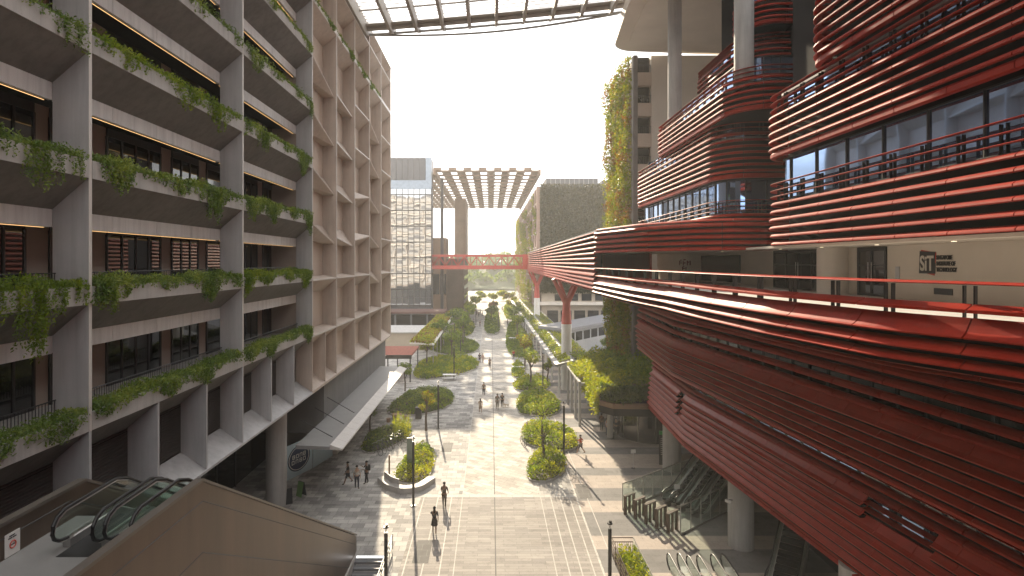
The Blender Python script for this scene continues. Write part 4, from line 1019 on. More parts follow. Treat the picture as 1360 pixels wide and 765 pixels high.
# planted canopy along the far side of the path
gc = thing('planted_canopy', 'long white canopy with yellow green planting rows on its gabled roof around the branching columns', 'canopy', (10.3, 130, 0))
GX = lambda y: (8.2-.0125*(y-72), 10.5-.008*(y-72), 14.0-.012*(y-72))
m = MB(); Y0, Y1 = 72., 190.
for (i, j) in ((0, 1), (1, 2)):
    a0, b0, a1, b1 = GX(Y0)[i], GX(Y0)[j], GX(Y1)[i], GX(Y1)[j]; za, zb = (4.4, 4.95) if i == 0 else (4.95, 4.5)
    m.add([(a0, Y0, za), (b0, Y0, zb), (b1, Y1, zb), (a1, Y1, za), (a0, Y0, za-.28), (b0, Y0, zb-.28), (b1, Y1, zb-.28), (a1, Y1, za-.28)], [(0, 1, 2, 3), (7, 6, 5, 4), (0, 4, 5, 1), (1, 5, 6, 2), (2, 6, 7, 3), (3, 7, 4, 0)])
m.build('roof', CANG, gc)
m = MB(); PY = []; PD = []
y = Y0+.6
while y < Y1:
    for (i, j) in ((0, 1), (1, 2)):
        xa, xb = GX(y)[i]+(.55 if i == 0 else .25), GX(y)[j]-.3; za, zb = (4.46, 4.96) if i == 0 else (4.96, 4.52)
        m.add([(xa, y, za+.07), (xb, y, zb+.07), (xb, y+1.0, zb+.07), (xa, y+1.0, za+.07)], [(0, 1, 2, 3)])
        dens = 110 if y < 110 else 50
        f = mnoise.noise((y*.15, i*9, 0))
        for _ in range(dens):
            t = random.random(); (PY if f+random.gauss(0, .3) > -.05 else PD).append((xa+(xb-xa)*t, y+random.uniform(-.05, 1.05), za+(zb-za)*t+.08+random.random()*.28))
    y += 1.75
m.build('planting_tray', SOIL, gc); leaves('roof_planting', PY, .26, LF_Y, gc); leaves('roof_planting', PD, .24, LF_G, gc)
m = MB()
for x_ in (0, 2): m.tube([(GX(y)[x_], y, (4.4, 0, 4.5)[x_]) for y in (Y0, Y1)], .10, 6)
m.build('edge_beam', CANG, gc)
for y in np.arange(73.5, 186, 9.):
    for x in (8.9, 12.6): MB().cyl(x, y, 0, 4.5, .13, 10).build('post', WHITE, gc)

# terrace garden block
tg = thing('garden_terrace', 'raised terrace with timber bands and dark soffit beside the red building corner', 'terrace', (13.5, 63, 0))
MB().prism([(11.1, 70.5), (10.15, 53.6), (11.3, 52.0), (17.4, 51.6), (17.4, 70.5)], 3.3, 4.0, 'z').build('slab', DARKW, tg)
MB().prism([(11.0, 70.5), (10.05, 53.5), (11.25, 51.9), (17.5, 51.5), (17.5, 70.5)], 4.0, 4.45, 'z').build('timber_band', WOOD, tg)
MB().prism([(11.4, 70.5), (10.5, 53.8), (11.5, 52.3), (17.3, 51.9), (17.3, 70.5)], 4.45, 5.3, 'z').build('planter_wall', DARKW, tg)
MB().prism([(12.4, 70.5), (11.7, 54.4), (12.5, 52.7), (17.2, 52.3), (17.2, 70.5)], 5.3, 5.7, 'z').build('timber_band', WOOD, tg)
pgl = Path([(19.4, 54.0), (14.6, 54.2), (12.9, 56.2), (12.7, 62)], {1: 2., 2: 2})
mb = MB(); sweep(mb, pgl, [(0, .05), (0, 3.25), (-.06, 3.25), (-.06, .05)]); g = mb.build('shop_glass', GLD, tg)
mb = MB(); t = .2
while t < pgl.len: 
    p, n = pgl.at(t); mb.obox((p.x, p.y, 1.65), (.1, .07, 3.2), math.atan2(n.y, n.x)); t += 1.7
mb.build('window_frame', STEEL, g)
for (x, y) in ((11.9, 56.4), (12., 63), (12., 69)): MB().cyl(x, y, 0, 3.3, .3, 16).build('column', CONC, tg, smooth=True)
P = []; P2 = []; P3 = []; P4 = []
for _ in range(11000):
    y = random.uniform(52.2, 70.6); x = random.uniform(10.4+.05*(y-52), 17.1); f = mnoise.noise((x*.5, y*.5, 2)); (P if x+random.gauss(0, .5) > 13 else P4).append((x, y, 5.5+(.4+max(0, f)*1.7+.3*(x-11))*random.random()**.6))
for _ in range(8000):
    y = random.uniform(52.8, 70.5); l = random.random()**1.5*(2.1+.9*mnoise.noise((y, 0, 0))); P2.append((10.15+.056*(y-53)-abs(random.gauss(0, .25))+random.uniform(0, .9)*(l < .3), y, 5.2+random.uniform(0, .5)-l))
for _ in range(4500):
    t = random.random(); l = random.random()**1.6*1.6; x = 10.4+7*t; P3.append((x, 51.9+max(0, 1.5-2*t*6.4*.6)-random.uniform(-.3, .35), 5.7+random.uniform(0, .5)-l*(1-.6*t)))
leaves('terrace_planting', P, .34, LF_G, tg); leaves('terrace_planting', P2, .30, LF_Y, tg, droop=.5); leaves('terrace_planting', P4, .32, LF_Y, tg); leaves('terrace_planting', P3, .28, LF_D, tg, droop=.5)
pf = thing('pergola_frame', 'row of pale concrete portal frames beside the garden terrace', 'pergola', (10, 64, 0))
for y in (60.3, 63.3, 66.3, 69.3):
    MB().box(9.35, 9.6, y-.13, y+.13, 0, 4.3).build('post', CONC, pf); MB().box(9.35, 10.79, y-.13, y+.13, 4.3, 4.6).build('beam', CONC, pf)
MB().box(9.33, 9.62, 60.2, 69.5, 4.6, 4.75).build('edge_beam', CONC, pf)
P = [(random.uniform(9.4, 11), random.uniform(62, 70), 4.75+random.random()*.5) for _ in range(1300)]; o = leaves('climbing_plant', P, .28, LF_Y, None, (10.2, 66, 4.75)); tag(o, 'yellow green climber lying over the pale portal frames', 'plant')
# ================================================================== PLANTING BEDS, TREES
def G(px, py, z=0.): y = (CAMZ-z)*FPX/(py-VY); return ((px-VX)*y/FPX, y)
def inside(poly, x, y):
    c = False; j = len(poly)-1
    for i in range(len(poly)):
        if (poly[i][1] > y) != (poly[j][1] > y) and x < (poly[j][0]-poly[i][0])*(y-poly[i][1])/(poly[j][1]-poly[i][1])+poly[i][0]: c = not c
        j = i
    return c
def edge_d(poly, x, y):
    b = 9e9
    for i in range(len(poly)):
        a, c = Vector(poly[i]), Vector(poly[(i+1) % len(poly)]); p = Vector((x, y)); t = max(0, min(1, (p-a).dot(c-a)/max(1e-9, (c-a).length_squared))); b = min(b, (a+(c-a)*t-p).length)
    return b
def bed(label, px, h, m1, m2=None, leaf=.2, dens=120, kerb=.15, seed=0, mixf=0.):
    raw = [Vector(G(*p)) for p in px]; poly = []
    for i in range(len(raw)):                                    # round the outline
        a, b_, c = raw[i-1], raw[i], raw[(i+1) % len(raw)]
        for t in (0, .33, .66): 
            p = a.lerp(b_, .5); q = b_.lerp(c, .5); poly.append(tuple(p.lerp(b_, t).lerp(b_.lerp(q, t), t)))
    xs = [p[0] for p in poly]; ys = [p[1] for p in poly]; cx, cy = sum(xs)/len(xs), sum(ys)/len(ys)
    t = thing('planting_bed', label, 'planting bed', (cx, cy, 0), 0, 'planting beds on the plaza')
    MB().prism(poly, .0, kerb, 'z').build('kerb', STONE, t)
    MB().prism([(cx+(x-cx)*.95, cy+(y-cy)*.97) for x, y in poly], kerb+.003, kerb+.05, 'z').build('soil', SOIL, t)
    area = abs(sum(poly[i-1][0]*poly[i][1]-poly[i][0]*poly[i-1][1] for i in range(len(poly))))/2
    n = int(min(area*dens, 22000)); A_, B_ = [], []; k = 0; rnd = random.Random(seed)
    while k < n:
        x, y = rnd.uniform(min(xs)-.15, max(xs)+.15), rnd.uniform(min(ys)-.15, max(ys)+.15)
        if not inside(poly, x, y): continue
        k += 1; d = edge_d(poly, x, y)
        h_ = h*.85; f = mnoise.noise((x*.75+seed, y*.75, 5))+.5*mnoise.noise((x*2.1, y*2.1, seed)); g = min(1, .30+d/.8)
        hh = max(.12, h_*g*(.72+.75*f)); z = kerb+hh*(rnd.random()**.45)
        (B_ if m2 and mnoise.noise((x*.45+9, y*.45, seed+2))+mixf+rnd.gauss(0, .12) > 0 else A_).append((x+rnd.gauss(0, .08), y+rnd.gauss(0, .08), z))
    if A_: leaves('foliage', A_, leaf, m1, t)
    if B_: leaves('foliage', B_, leaf*.95, m2, t)
    return t
bed('yellow green shrub bed with a curved granite bench, nearest the brown escalator wall', [(520, 634), (531, 645), (556, 644), (573, 634), (580, 606), (566, 590), (548, 596), (540, 610)], 1.0, LF_G, LF_Y, .20, 150, seed=1)
bed('dark green bed behind the parked bicycles with tall yellowish plants at one end', [(478, 596), (484, 604), (508, 601), (545, 582), (549, 572), (528, 568), (492, 575)], 1.0, LF_D, LF_Y, .22, 120, seed=2, mixf=-.22)
bed('dark green bed with a dark litter bin on its near side', [(511, 546), (520, 553), (560, 553), (600, 541), (604, 526), (590, 518), (545, 519)], 1.0, LF_D, LF_G, .26, 95, seed=3, mixf=-.1)
bed('bed with bright yellow green shrubs in front of the brown green canopy', [(545, 500), (560, 506), (600, 501), (636, 491), (636, 477), (600, 474), (560, 478)], .95, LF_G, LF_Y, .30, 70, seed=4, mixf=.0)
bed('broad dull green bed under the small trees by the path', [(565, 466), (600, 474), (636, 469), (637, 455), (600, 449), (570, 452)], .95, LF_D, LF_G, .36, 45, seed=5)
bed('far green bed along the path below the dark brown block', [(590, 444), (612, 448), (628, 446), (632, 428), (612, 424)], .95, LF_D, LF_Y, .5, 26, seed=6, mixf=-.1)
bed('central green median bed with a granite kerb splitting the path in two', [(641, 444), (653, 446), (666, 444), (661, 412), (655, 408), (647, 412)], 1.1, LF_G, LF_D, .5, 26, .4, seed=7)
bed('compact light green bed nearest the turnstile gates', [(698, 637), (712, 642), (735, 640), (754, 624), (750, 606), (728, 600), (703, 606)], 1.05, LF_G, LF_Y, .20, 150, seed=8, mixf=.05)
bed('light green bed behind the jogger in the orange top', [(690, 586), (710, 596), (745, 601), (770, 597), (764, 576), (745, 566), (697, 562)], 1.0, LF_Y, LF_G, .21, 130, seed=9)
bed('yellow green bed between the two lamp posts beside the paved strip', [(684, 548), (700, 554), (742, 553), (745, 536), (728, 522), (690, 522)], 1.1, LF_Y, LF_G, .24, 105, seed=10, mixf=.05)
bed('narrow yellow bed with slender young trees next to the far lamp post', [(680, 518), (700, 522), (732, 519), (730, 505), (704, 503), (684, 506)], 1.2, LF_Y, LF_G, .28, 80, seed=11)
bed('small round bed beside the white table', [(678, 500), (688, 504), (698, 498), (695, 484), (682, 482)], 1.2, LF_G, LF_Y, .3, 70, seed=12)
bed('long green bed with trees between the light path and the planted canopy', [(672, 470), (690, 478), (712, 474), (704, 450), (690, 430), (676, 428), (672, 445)], .95, LF_D, LF_G, .38, 40, seed=13)
bed('farthest yellow green bed near the end of the planted canopy', [(671, 424), (684, 426), (684, 408), (674, 402), (668, 410)], 1.1, LF_Y, LF_G, .6, 20, seed=14)
# curved granite bench
def bench():
    pts = [G(506, 640), G(517, 649), (G(535, 655)), G(556, 652), G(574, 640)]
    p = Path(pts, 1.2); t = thing('bench', 'curved pale granite bench wrapping the near end of the shrub bed', 'bench', (*pts[2], 0))
    mb = MB(); sweep(mb, p, [(-.3, 0), (-.3, .42), (.28, .45), (.30, .40), (.16, 0)]); mb.build('seat', STONE, t)
    mb = MB(); sweep(mb, p, [(.16, .45), (.20, .85), (.28, .85), (.27, .45)], 0, 0, 0, 0, .2, p.len*.4); mb.build('backrest', STONE, t)
bench()
def totem(x, y):
    t = thing('totem', 'grey green information pillar standing among shrubs behind the curved bench', 'sign', (x, y, .2)); MB().box(x-.22, x+.22, y-.09, y+.09, .2, 2.6).build('panel', mat('grey green paint', (.20, .24, .20), .5), t); MB().box(x-.24, x+.24, y-.1, y+.1, .15, .26).build('plinth', DARK, t)
totem(*G(544, 622))
x, y = G(517, 632); tag(MB().tube([(x, y, 0), (x, y, 1.7)], .07, 8).build('wooden_post', WOOD, None, (x, y, 0)), 'slim brown wooden post at the corner of the bench bed', 'post')

def tree(name, label, x, y, h, cr, mats_, nl=900, leaf=.22, seed=0, z0=.12, flat=.8, group='young trees on the plaza', th=.06):
    rnd = random.Random(seed); t = thing(name, label, 'tree', (x, y, z0), 0, group)
    m = MB(); top = Vector((x+rnd.gauss(0, .1), y+rnd.gauss(0, .1), z0+h*.62))
    m.tube([(x, y, z0-.05), (x+rnd.gauss(0, .04), y, z0+h*.3), top], [th*1.25, th, th*.7], 8); tips = []
    for i in range(7):
        a = i*2.4+rnd.random(); s = z0+h*(.42+.22*rnd.random()); b_ = Vector((x, y, s)); e = b_+Vector((math.cos(a)*cr*rnd.uniform(.45, .9), math.sin(a)*cr*rnd.uniform(.45, .9), h*rnd.uniform(.12, .38)))
        md = b_.lerp(e, .5)+Vector((0, 0, h*.03)); m.tube([b_, md, e], [th*.5, th*.35, th*.18], 5); tips += [e, md.lerp(e, .4)]
    e = top+Vector((0, 0, h*.3)); m.tube([top, e], th*.6, 5, True, th*.2); tips += [e, top+Vector((0, 0, h*.12))]
    m.build('trunk', BARK, t)
    P = [[], []]
    for c in tips:
        r = cr*rnd.uniform(.28, .5); 
        for _ in range(nl//len(tips)):
            v = Vector((rnd.gauss(0, 1), rnd.gauss(0, 1), rnd.gauss(0, 1))).normalized()*r*rnd.random()**.4; v.z *= flat
            P[0 if rnd.random() < .7 else 1].append(tuple(c+v))
    leaves('crown', P[0], leaf, mats_[0], t); leaves('crown', P[1], leaf, mats_[1], t)
    return t
TREES = [ # px, py, height, crown r, mats, leaf, label
    (491, 575, 3.6, .9, (LF_D, LF_G), .18, 'small sparse dark tree at the canopy end of the bicycle bed'),
    (566, 573, 5.0, .95, (LF_Y, LF_R), .19, 'slim tree with an orange yellow crown beside the litter bin'),
    (704, 513, 5.6, 1.5, (LF_Y, LF_G), .26, 'slender yellow green tree in the narrow yellow bed'),
    (727, 512, 4.6, 1.0, (LF_Y, LF_G), .24, 'small yellow green tree right behind the far lamp post'),
    (697, 487, 6.2, 1.7, (LF_Y, LF_R), .32, 'rounded golden tree beside the white tables'),
    (722, 618, 4.6, 1.5, (LF_G, LF_Y), .17, 'thin leafy sapling in the compact light green bed'),
    (720, 592, 5.2, 1.9, (LF_G, LF_Y), .18, 'wide thin crowned sapling in the bed behind the jogger'),
    (538, 520, 4.2, 1.2, (LF_G, LF_D), .24, 'small tree at the canopy side of the dark bin bed'),
    (567, 487, 6.0, 2.0, (LF_Y, LF_G), .34, 'bushy light green tree in front of the brown green canopy'),
    (600, 478, 7.0, 2.2, (LF_G, LF_D), .36, 'tree with a dull green crown beside the middle lamp post'),
    (586, 466, 7.0, 2.4, (LF_D, LF_G), .40, 'dull green tree behind the light green one'),
    (615, 462, 7.5, 2.4, (LF_G, LF_D), .42, 'tall dull green tree nearest the path on the tower side'),
    (604, 446, 7.5, 2.8, (LF_D, LF_G), .50, 'green tree below the podium of the mirror tower'),
    (622, 440, 7.5, 2.6, (LF_G, LF_Y), .52, 'green tree between the lamp posts before the dark brown block'),
    (623, 425, 6.5, 2.6, (LF_Y, LF_G), .65, 'golden tree further along by the dark brown block'),
    (632, 410, 5.0, 2.6, (LF_Y, LF_G), .85, 'golden tree at the far end of the path, tower side'),
    (653, 428, 5.0, 2.2, (LF_D, LF_G), .55, 'low dark tree inside the median bed'),
    (655, 414, 4.0, 2.0, (LF_R, LF_G), .75, 'orange leaved tree at the far tip of the median bed'),
    (655, 403, 4.6, 2.8, (LF_Y, LF_Y), .9, 'bright yellow tree on the axis where the path ends'),
    (676, 404, 5.2, 2.8, (LF_Y, LF_R), .9, 'golden tree at the far end of the planted canopy'),
    (682, 416, 6.0, 2.6, (LF_Y, LF_R), .7, 'golden orange tree before the ivy block corner'),
    (683, 436, 7.0, 2.6, (LF_G, LF_D), .5, 'green tree beside the edge of the planted canopy'),
    (687, 452, 6.5, 2.3, (LF_G, LF_Y), .42, 'green tree in the long bed by the light path'),
    (668, 399, 4.6, 3.0, (LF_Y, LF_G), 1.0, 'yellow tree beyond the path end, ivy block side'),
    (640, 400, 4.6, 2.8, (LF_Y, LF_G), .95, 'yellow tree beyond the path end, tower side'),
    (806, 478, 4.5, 1.3, (LF_G, LF_D), .26, 'small green tree on the service road behind the garden terrace'),
]
for i, (px, py, h, cr, ms, lf, lab) in enumerate(TREES):
    x, y = G(px, py); tree('tree', lab, x, y, h*.86, cr*.82, ms, 800 if i in (5, 6) else 950, lf, i+20, th=.05+.012*h)
# tall reeds at the end of the bicycle bed
P = []
for q in range(90):
    bx, by = G(random.uniform(522, 545), random.uniform(574, 588)); l = random.uniform(.8, 2.1); dx, dy = random.gauss(0, .2), random.gauss(0, .2)
    for t in np.linspace(.1, 1, 16): P.append((bx+dx*t*t, by+dy*t*t, .2+l*t))
o = leaves('reeds', P, .26, LF_Y, None, (*G(534, 582), .2), ratio=.25); tag(o, 'tall yellow reeds at the plaza end of the bicycle bed', 'plant')

# planter pit with rails at the near edge
PX0, PX1, PYN, PYF = 7.2, 8.45, 17., 33.6
pt = thing('railed_planter', 'sunken planter full of yellow green grasses inside brown rails and glass panels', 'planter', (7.8, 28, 0))
MB().box(PX0, PX1, PYN, PYF, .01, .16).build('soil', SOIL, pt)
P = [(random.uniform(PX0+.1, PX1-.1), y, .15+random.random()**.6*(1.1-.9*(y > 32.6))) for y in (random.uniform(20, 33.2) for _ in range(6000))]; leaves('grasses', P, .2, LF_Y, pt, ratio=.25); leaves('grasses', P[::2], .2, LF_G, pt, ratio=.3)
m = MB()
for z in (.35, .6, .85, 1.1): m.tube([(PX0, PYN, z), (PX0, PYF, z)], .028, 6)
for z in (.85, 1.1): m.tube([(PX0, PYF, z), (PX1, PYF, z)], .028, 6)
for y in np.arange(PYN, PYF+.1, 1.2): m.tube([(PX0, y, 0), (PX0, y, 1.1)], .03, 6)
for x in np.arange(PX0, PX1, .11): m.tube([(x, PYF, .1), (x, PYF, .85)], .012, 4)
m.build('railing', BRONZE, pt)
MB().box(PX1, PX1+.02, PYN, PYF, .05, 1.1).build('glass_panel', GLC, pt); MB().tube([(PX1+.01, PYN, 1.12), (PX1+.01, PYF, 1.12)], .03, 6).build('glass_rail', STEEL, pt)

# ================================================================== LAMPS
def lamp0():
    t = thing('lamp_post', 'x', 'lamp', (0, 0, 0), 0, 'slim dark lamp posts along the plaza', local=True)
    MB().cyl(0, 0, 0, .05, .2, 16).build('base_plate', LAMPM, t)
    MB().cyl(0, 0, .05, 4.62, .088, 12).build('pole', LAMPM, t, smooth=True)
    MB().cyl(0, 0, 4.62, 4.84, .03, 8).build('neck', STEEL, t)
    h = MB().cyl(0, 0, 4.84, 4.9, .13, 14).cyl(.03, 0, 4.9, 5.0, .07, 10).build('lamp_head', LAMPM, t)
    MB().tube([(0, -.09, 3.1), (0, -.09, 3.9)], .035, 6).build('side_box', LAMPM, t)
    return t
def dup(t, loc, rz=0., label=None):
    r = t.copy(); C.objects.link(r); r.location = loc; r.rotation_euler = (0, 0, rz)
    if label: r['label'] = label
    for c in list(t.children):
        d = c.copy(); C.objects.link(d); d.parent = r
        for g in list(c.children): e = g.copy(); C.objects.link(e); e.parent = d
    return r
LAMPS = [((-5.0, 26.9, 0), 'dark lamp post rising at the bottom edge beside the open stair'), ((5.75, 27.3, 0), 'dark lamp post at the bottom edge beside the railed planter'),
    ((*G(549, 672), 0), 'dark lamp post beside the curved granite bench'), ((*G(582, 569), 0), 'dark lamp post on the open paving past the dark bin bed'),
    ((*G(603, 503), 0), 'dark lamp post at the path edge of the bright yellow shrub bed'), ((*G(611.5, 470), 0), 'dark lamp post among the dull green trees'),
    ((*G(749, 607), 0), 'dark lamp post between the jogger and the compact bed'), ((*G(721, 517), 0), 'dark lamp post at the far yellow bed'),
    ((*G(617, 450), 0), 'thin looking lamp post behind the dull green trees'), ((*G(632, 431), 0), 'thin lamp post near the groups of people walking far off'),
    ((*G(621, 417), 0), 'tiny lamp post beside the corner of the dark brown block'), ((*G(662, 438), 0), 'thin lamp post at the side of the median bed')]
l0 = lamp0()
for i, (loc, lab) in enumerate(LAMPS):
    if i == 0: l0.location = loc; l0['label'] = lab
    else: dup(l0, loc, .4*i, lab)

# ================================================================== STREET FURNITURE
def bike0():
    t = thing('bicycle', 'x', 'bicycle', (0, 0, 0), 0, 'bicycles parked by the shrub bed', local=True)
    for y in (-.52, .52):
        w = MB().ring((0, y, .34), .32, .022, 'x', 22, 5)
        # wheel lies in the y-z plane
        o = w.build('wheel', BLACK, t)
        s = MB()
        for k in range(8): a = k*math.pi/4; s.tube([(0, y, .34), (0, y+.31*math.cos(a), .34+.31*math.sin(a))], .005, 4)
        s.build('spokes', STEEL, o)
    m = MB(); F = [((0, -.52, .34), (0, -.05, .32)), ((0, -.05, .32), (0, -.17, .86)), ((0, -.14, .76), (0, .36, .80)), ((0, -.05, .32), (0, .37, .70)), ((0, -.52, .34), (0, -.14, .74)), ((0, .34, .98), (0, .40, .66)), ((0, .40, .66), (0, .52, .34))]
    for a, b_ in F: m.tube([a, b_], .02, 6)
    m.build('frame', mat('bicycle frame', (.05, .06, .08), .35, .2, 1), t)
    MB().tube([(-.28, .26, 1.0), (-.2, .34, 1.02), (.2, .34, 1.02), (.28, .26, 1.0)], .016, 6).build('handlebar', STEEL, t)
    MB().add([(0, -.02, .9), (-.07, -.26, .9), (.07, -.26, .9), (0, -.02, .86), (-.06, -.26, .85), (.06, -.26, .85)], [(0, 1, 2), (5, 4, 3), (0, 3, 4, 1), (1, 4, 5, 2), (2, 5, 3, 0)]).build('saddle', BLACK, t)
    MB().ring((.03, -.05, .32), .09, .012, 'x', 14, 4).build('crank', STEEL, t)
    return t
b0 = bike0(); BK = [(500, 604), (506, 601), (512, 598), (519, 594), (526, 591), (533, 587)]
NM = ['first bicycle of the parked row, nearest the concrete building', 'second bicycle of the parked row counted from the concrete building', 'third bicycle of the parked row counted from the concrete building', 'fourth bicycle of the parked row counted from the concrete building', 'fifth bicycle of the parked row counted from the concrete building', 'last bicycle of the parked row, nearest the bench bed']
for i, p in enumerate(BK):
    if i == 0: b0.location = (*G(*p), 0); b0.rotation_euler = (0, .0, .9); b0['label'] = NM[0]
    else: dup(b0, (*G(*p), 0), .8+.25*((i*7) % 3-1), NM[i])
r = dup(b0, (*G(695, 591), 0), .3, 'lone bicycle leaning by the bed behind the jogger'); del r['group']
def bin_(x, y):
    t = thing('litter_bin', 'dark square litter bin in front of the dark green bed', 'bin', (x, y, 0)); MB().box(x-.34, x+.34, y-.3, y+.3, .04, 1.15).build('body', DARK, t, bevel=.03); MB().box(x-.37, x+.37, y-.33, y+.33, 1.2, 1.28).build('lid', LAMPM, t); MB().box(x-.3, x+.3, y-.26, y+.26, 1.15, 1.2).build('slot', BLACK, t)
bin_(*G(556, 556))
def picnic(x, y):
    t = thing('table', 'small brown round table with stools beside the dark bin bed', 'table', (x, y, 0)); MB().cyl(x, y, .7, .76, .55, 20).build('table_top', WOOD, t); MB().cyl(x, y, 0, .7, .09, 10).build('leg', DARK, t)
    for k in range(4): 
        a = k*math.pi/2+.5; o = MB().cyl(x+math.cos(a)*.95, y+math.sin(a)*.95, 0, .44, .19, 12, .23).build('stool', WOOD, None, (x+math.cos(a)*.95, y+math.sin(a)*.95, 0)); tag(o, 'brown drum stool around the small round table by the bin bed', 'stool', 'stools round the brown table')
picnic(*G(527, 559))
def wtable(px, py, lab):
    x, y = G(px, py); t = thing('table', lab, 'table', (x, y, 0), 0, 'white tables along the path'); MB().box(x-1.0, x+1.0, y-.45, y+.45, .7, .77).build('table_top', WHITE, t)
    for s in (-.8, .8): MB().box(x+s-.05, x+s+.05, y-.35, y+.35, 0, .7).build('leg', STEEL, t)
    b_ = thing('bench', lab.replace('table', 'bench seat next to the table'), 'bench', (x, y-1, 0), 0, 'white bench seats along the path'); MB().box(x-1., x+1., y-1.15, y-.8, .4, .46).build('seat', WHITE, b_)
    for s in (-.8, .8): MB().box(x+s-.04, x+s+.04, y-1.1, y-.85, 0, .4).build('leg', STEEL, b_)
wtable(688, 493, 'white table beside the small round bed'); wtable(681, 453, 'white table at the edge of the long green bed'); wtable(597, 504, 'white table at the foot of the bright yellow shrub bed')
def signstand(px, py, lab, h=1.35):
    x, y = G(px, py); t = thing('sign_stand', lab, 'sign', (x, y, 0), 0, 'white notice stands by the gates'); MB().cyl(x, y, 0, .03, .17, 14).build('base', DARK, t); MB().cyl(x, y, .03, h, .022, 8).build('pole', STEEL, t); MB().obox((x, y-.03, h+.1), (.44, .03, .32), .2).build('panel', WHITE, t)
signstand(841, 622, 'white notice on a thin stand on the open banded paving'); signstand(899, 671, 'white notice on a thin stand between the gates and the escalators', 1.25)
def directory(x, y):
    t = thing('directory_board', 'tall black directory board with a green top beside the column under the red building', 'sign', (x, y, 0)); MB().box(x-.42, x+.42, y-.08, y+.08, 0, 2.6).build('panel', BLACK, t); MB().box(x-.42, x+.42, y-.085, y+.085, 2.605, 2.9).build('top_strip', mat('green strip', (.03, .25, .06), .4), t)
    m = MB()
    for q in range(9): m.box(x-.32, x+.05+.2*((q*5) % 3-1)*.5, y-.086, y-.082, .9+q*.17, .94+q*.17)
    m.build('print', CONC, t)
directory(*G(882, 617))
for px, py, lab in ((771, 561, 'short brown bollard at the edge of the shade by the garden terrace'), (700, 572, 'short dark bollard beside the bed behind the jogger')):
    x, y = G(px, py); tag(MB().cyl(x, y, 0, .85, .07, 12).cyl(x, y, .85, .92, .085, 12).build('bollard', WOOD, None, (x, y, 0)), lab, 'bollard', 'bollards on the plaza')
# turnstile gates and glass screens below the red building
GA, GB = Vector(G(836, 681)), Vector(G(893, 706)); gd = (GB-GA).normalized(); gn = Vector((-gd.y, gd.x)); gn = gn if gn.x > 0 else -gn
for i in range(5):
    p = GA+(GB-GA)*(i/4.); a = math.atan2(gn.y, gn.x)
    t = thing('gate', ('first', 'second', 'third', 'fourth', 'fifth')[i]+' bronze flap gate of the row, counted from the far glass screen', 'gate', (p.x, p.y, 0), a, 'bronze flap gates before the escalators', local=True)
    for q in (-.45, .45): MB().box(q-.07, q+.07, -.09, .09, 0, 1.25).build('post', BRONZE, t)
    MB().box(-.55, .55, -.11, .11, 1.251, 1.32).build('top_cap', COPING, t); MB().box(-.37, .37, -.03, .03, .2, 1.15).build('flap_panel', GLC, t)
    MB().box(-.08, .08, -.05, .05, .0, 1.25).build('mid_post', BRONZE, t)
for i, (p, q, lab) in enumerate(((GA-gd*.6, GA-gd*.6+gn*8.2, 'glass screen on the far side of the gates running to the escalators'), (GB+gd*.6, GB+gd*.6+gn*7.6, 'glass screen on the near side of the gates running under the building'))):
    t = thing('glass_screen', lab, 'screen', (p.x, p.y, 0), 0, 'glass screens enclosing the gates')
    d = (q-p); L_ = d.length; d.normalize(); c = (p+q)/2; a = math.atan2(d.y, d.x)
    MB().obox((c.x, c.y, .95), (L_, .025, 1.7), a).build('glass_panel', GLC, t)
    m = MB(); m.tube([(p.x, p.y, 1.85), (q.x, q.y, 1.85)], .035, 6); m.tube([(p.x, p.y, .06), (q.x, q.y, .06)], .05, 6)
    k = 0
    while k < L_: w = p+d*k; m.tube([(w.x, w.y, 0), (w.x, w.y, 1.85)], .03, 6); k += 1.15
    m.build('frame', STEEL, t)
ea = -R(45)
for i, (off, lab) in enumerate(((1.15, 'escalator beside the far glass screen climbing into the red building'), (2.75, 'middle escalator climbing from the gates into the red building'), (4.3, 'escalator nearest the near glass screen climbing into the red building'))):
    p = GA+gn*3.0+gd*off*.72; escalator('escalator', lab, 5.6, .72, (p.x, p.y, 0), math.atan2(gn.y, gn.x)-math.pi/2, 1.0, group='escalators behind the gates')
# escalator ends near the bottom edge and the big dark one under the building
for (px, py, lab) in ((893, 754, 'handrail end of the basement escalator nearest the railed planter'), (919, 757, 'handrail end of the middle basement escalator at the bottom edge'), (951, 755, 'handrail end of the basement escalator nearest the dark covered one')):
    x, y = G(px, py); t = thing('escalator_end', lab, 'escalator', (x, y, 0), .06, 'basement escalator ends', local=True)
    for s in (-.3, .3):
        MB().tube([(s, -4, .3), (s, -.5, .95), (s, -.15, .92), (s, .03, .75), (s, .05, .5), (s, -.1, .25), (s, -.4, .1)], .045, 8).build('handrail', BLACK, t, smooth=True)
        MB().prism([(-4, .28), (-.5, .93), (-.15, .9), (.02, .7), (.03, .5), (-.1, .28), (-.4, .12), (-4, .02)], s-.01, s+.01, 'x').build('glass_panel', GLC, t)
    MB().box(-.25, .25, -4, 0, .0, .06).build('landing_plate', STEEL, t)
x, y = G(994, 772); escalator('escalator', 'dark sided escalator in the shade under the red building near the bottom edge', 6.2, 1.4, (x+.9, y-1.5, 0), -R(38), 1.2)
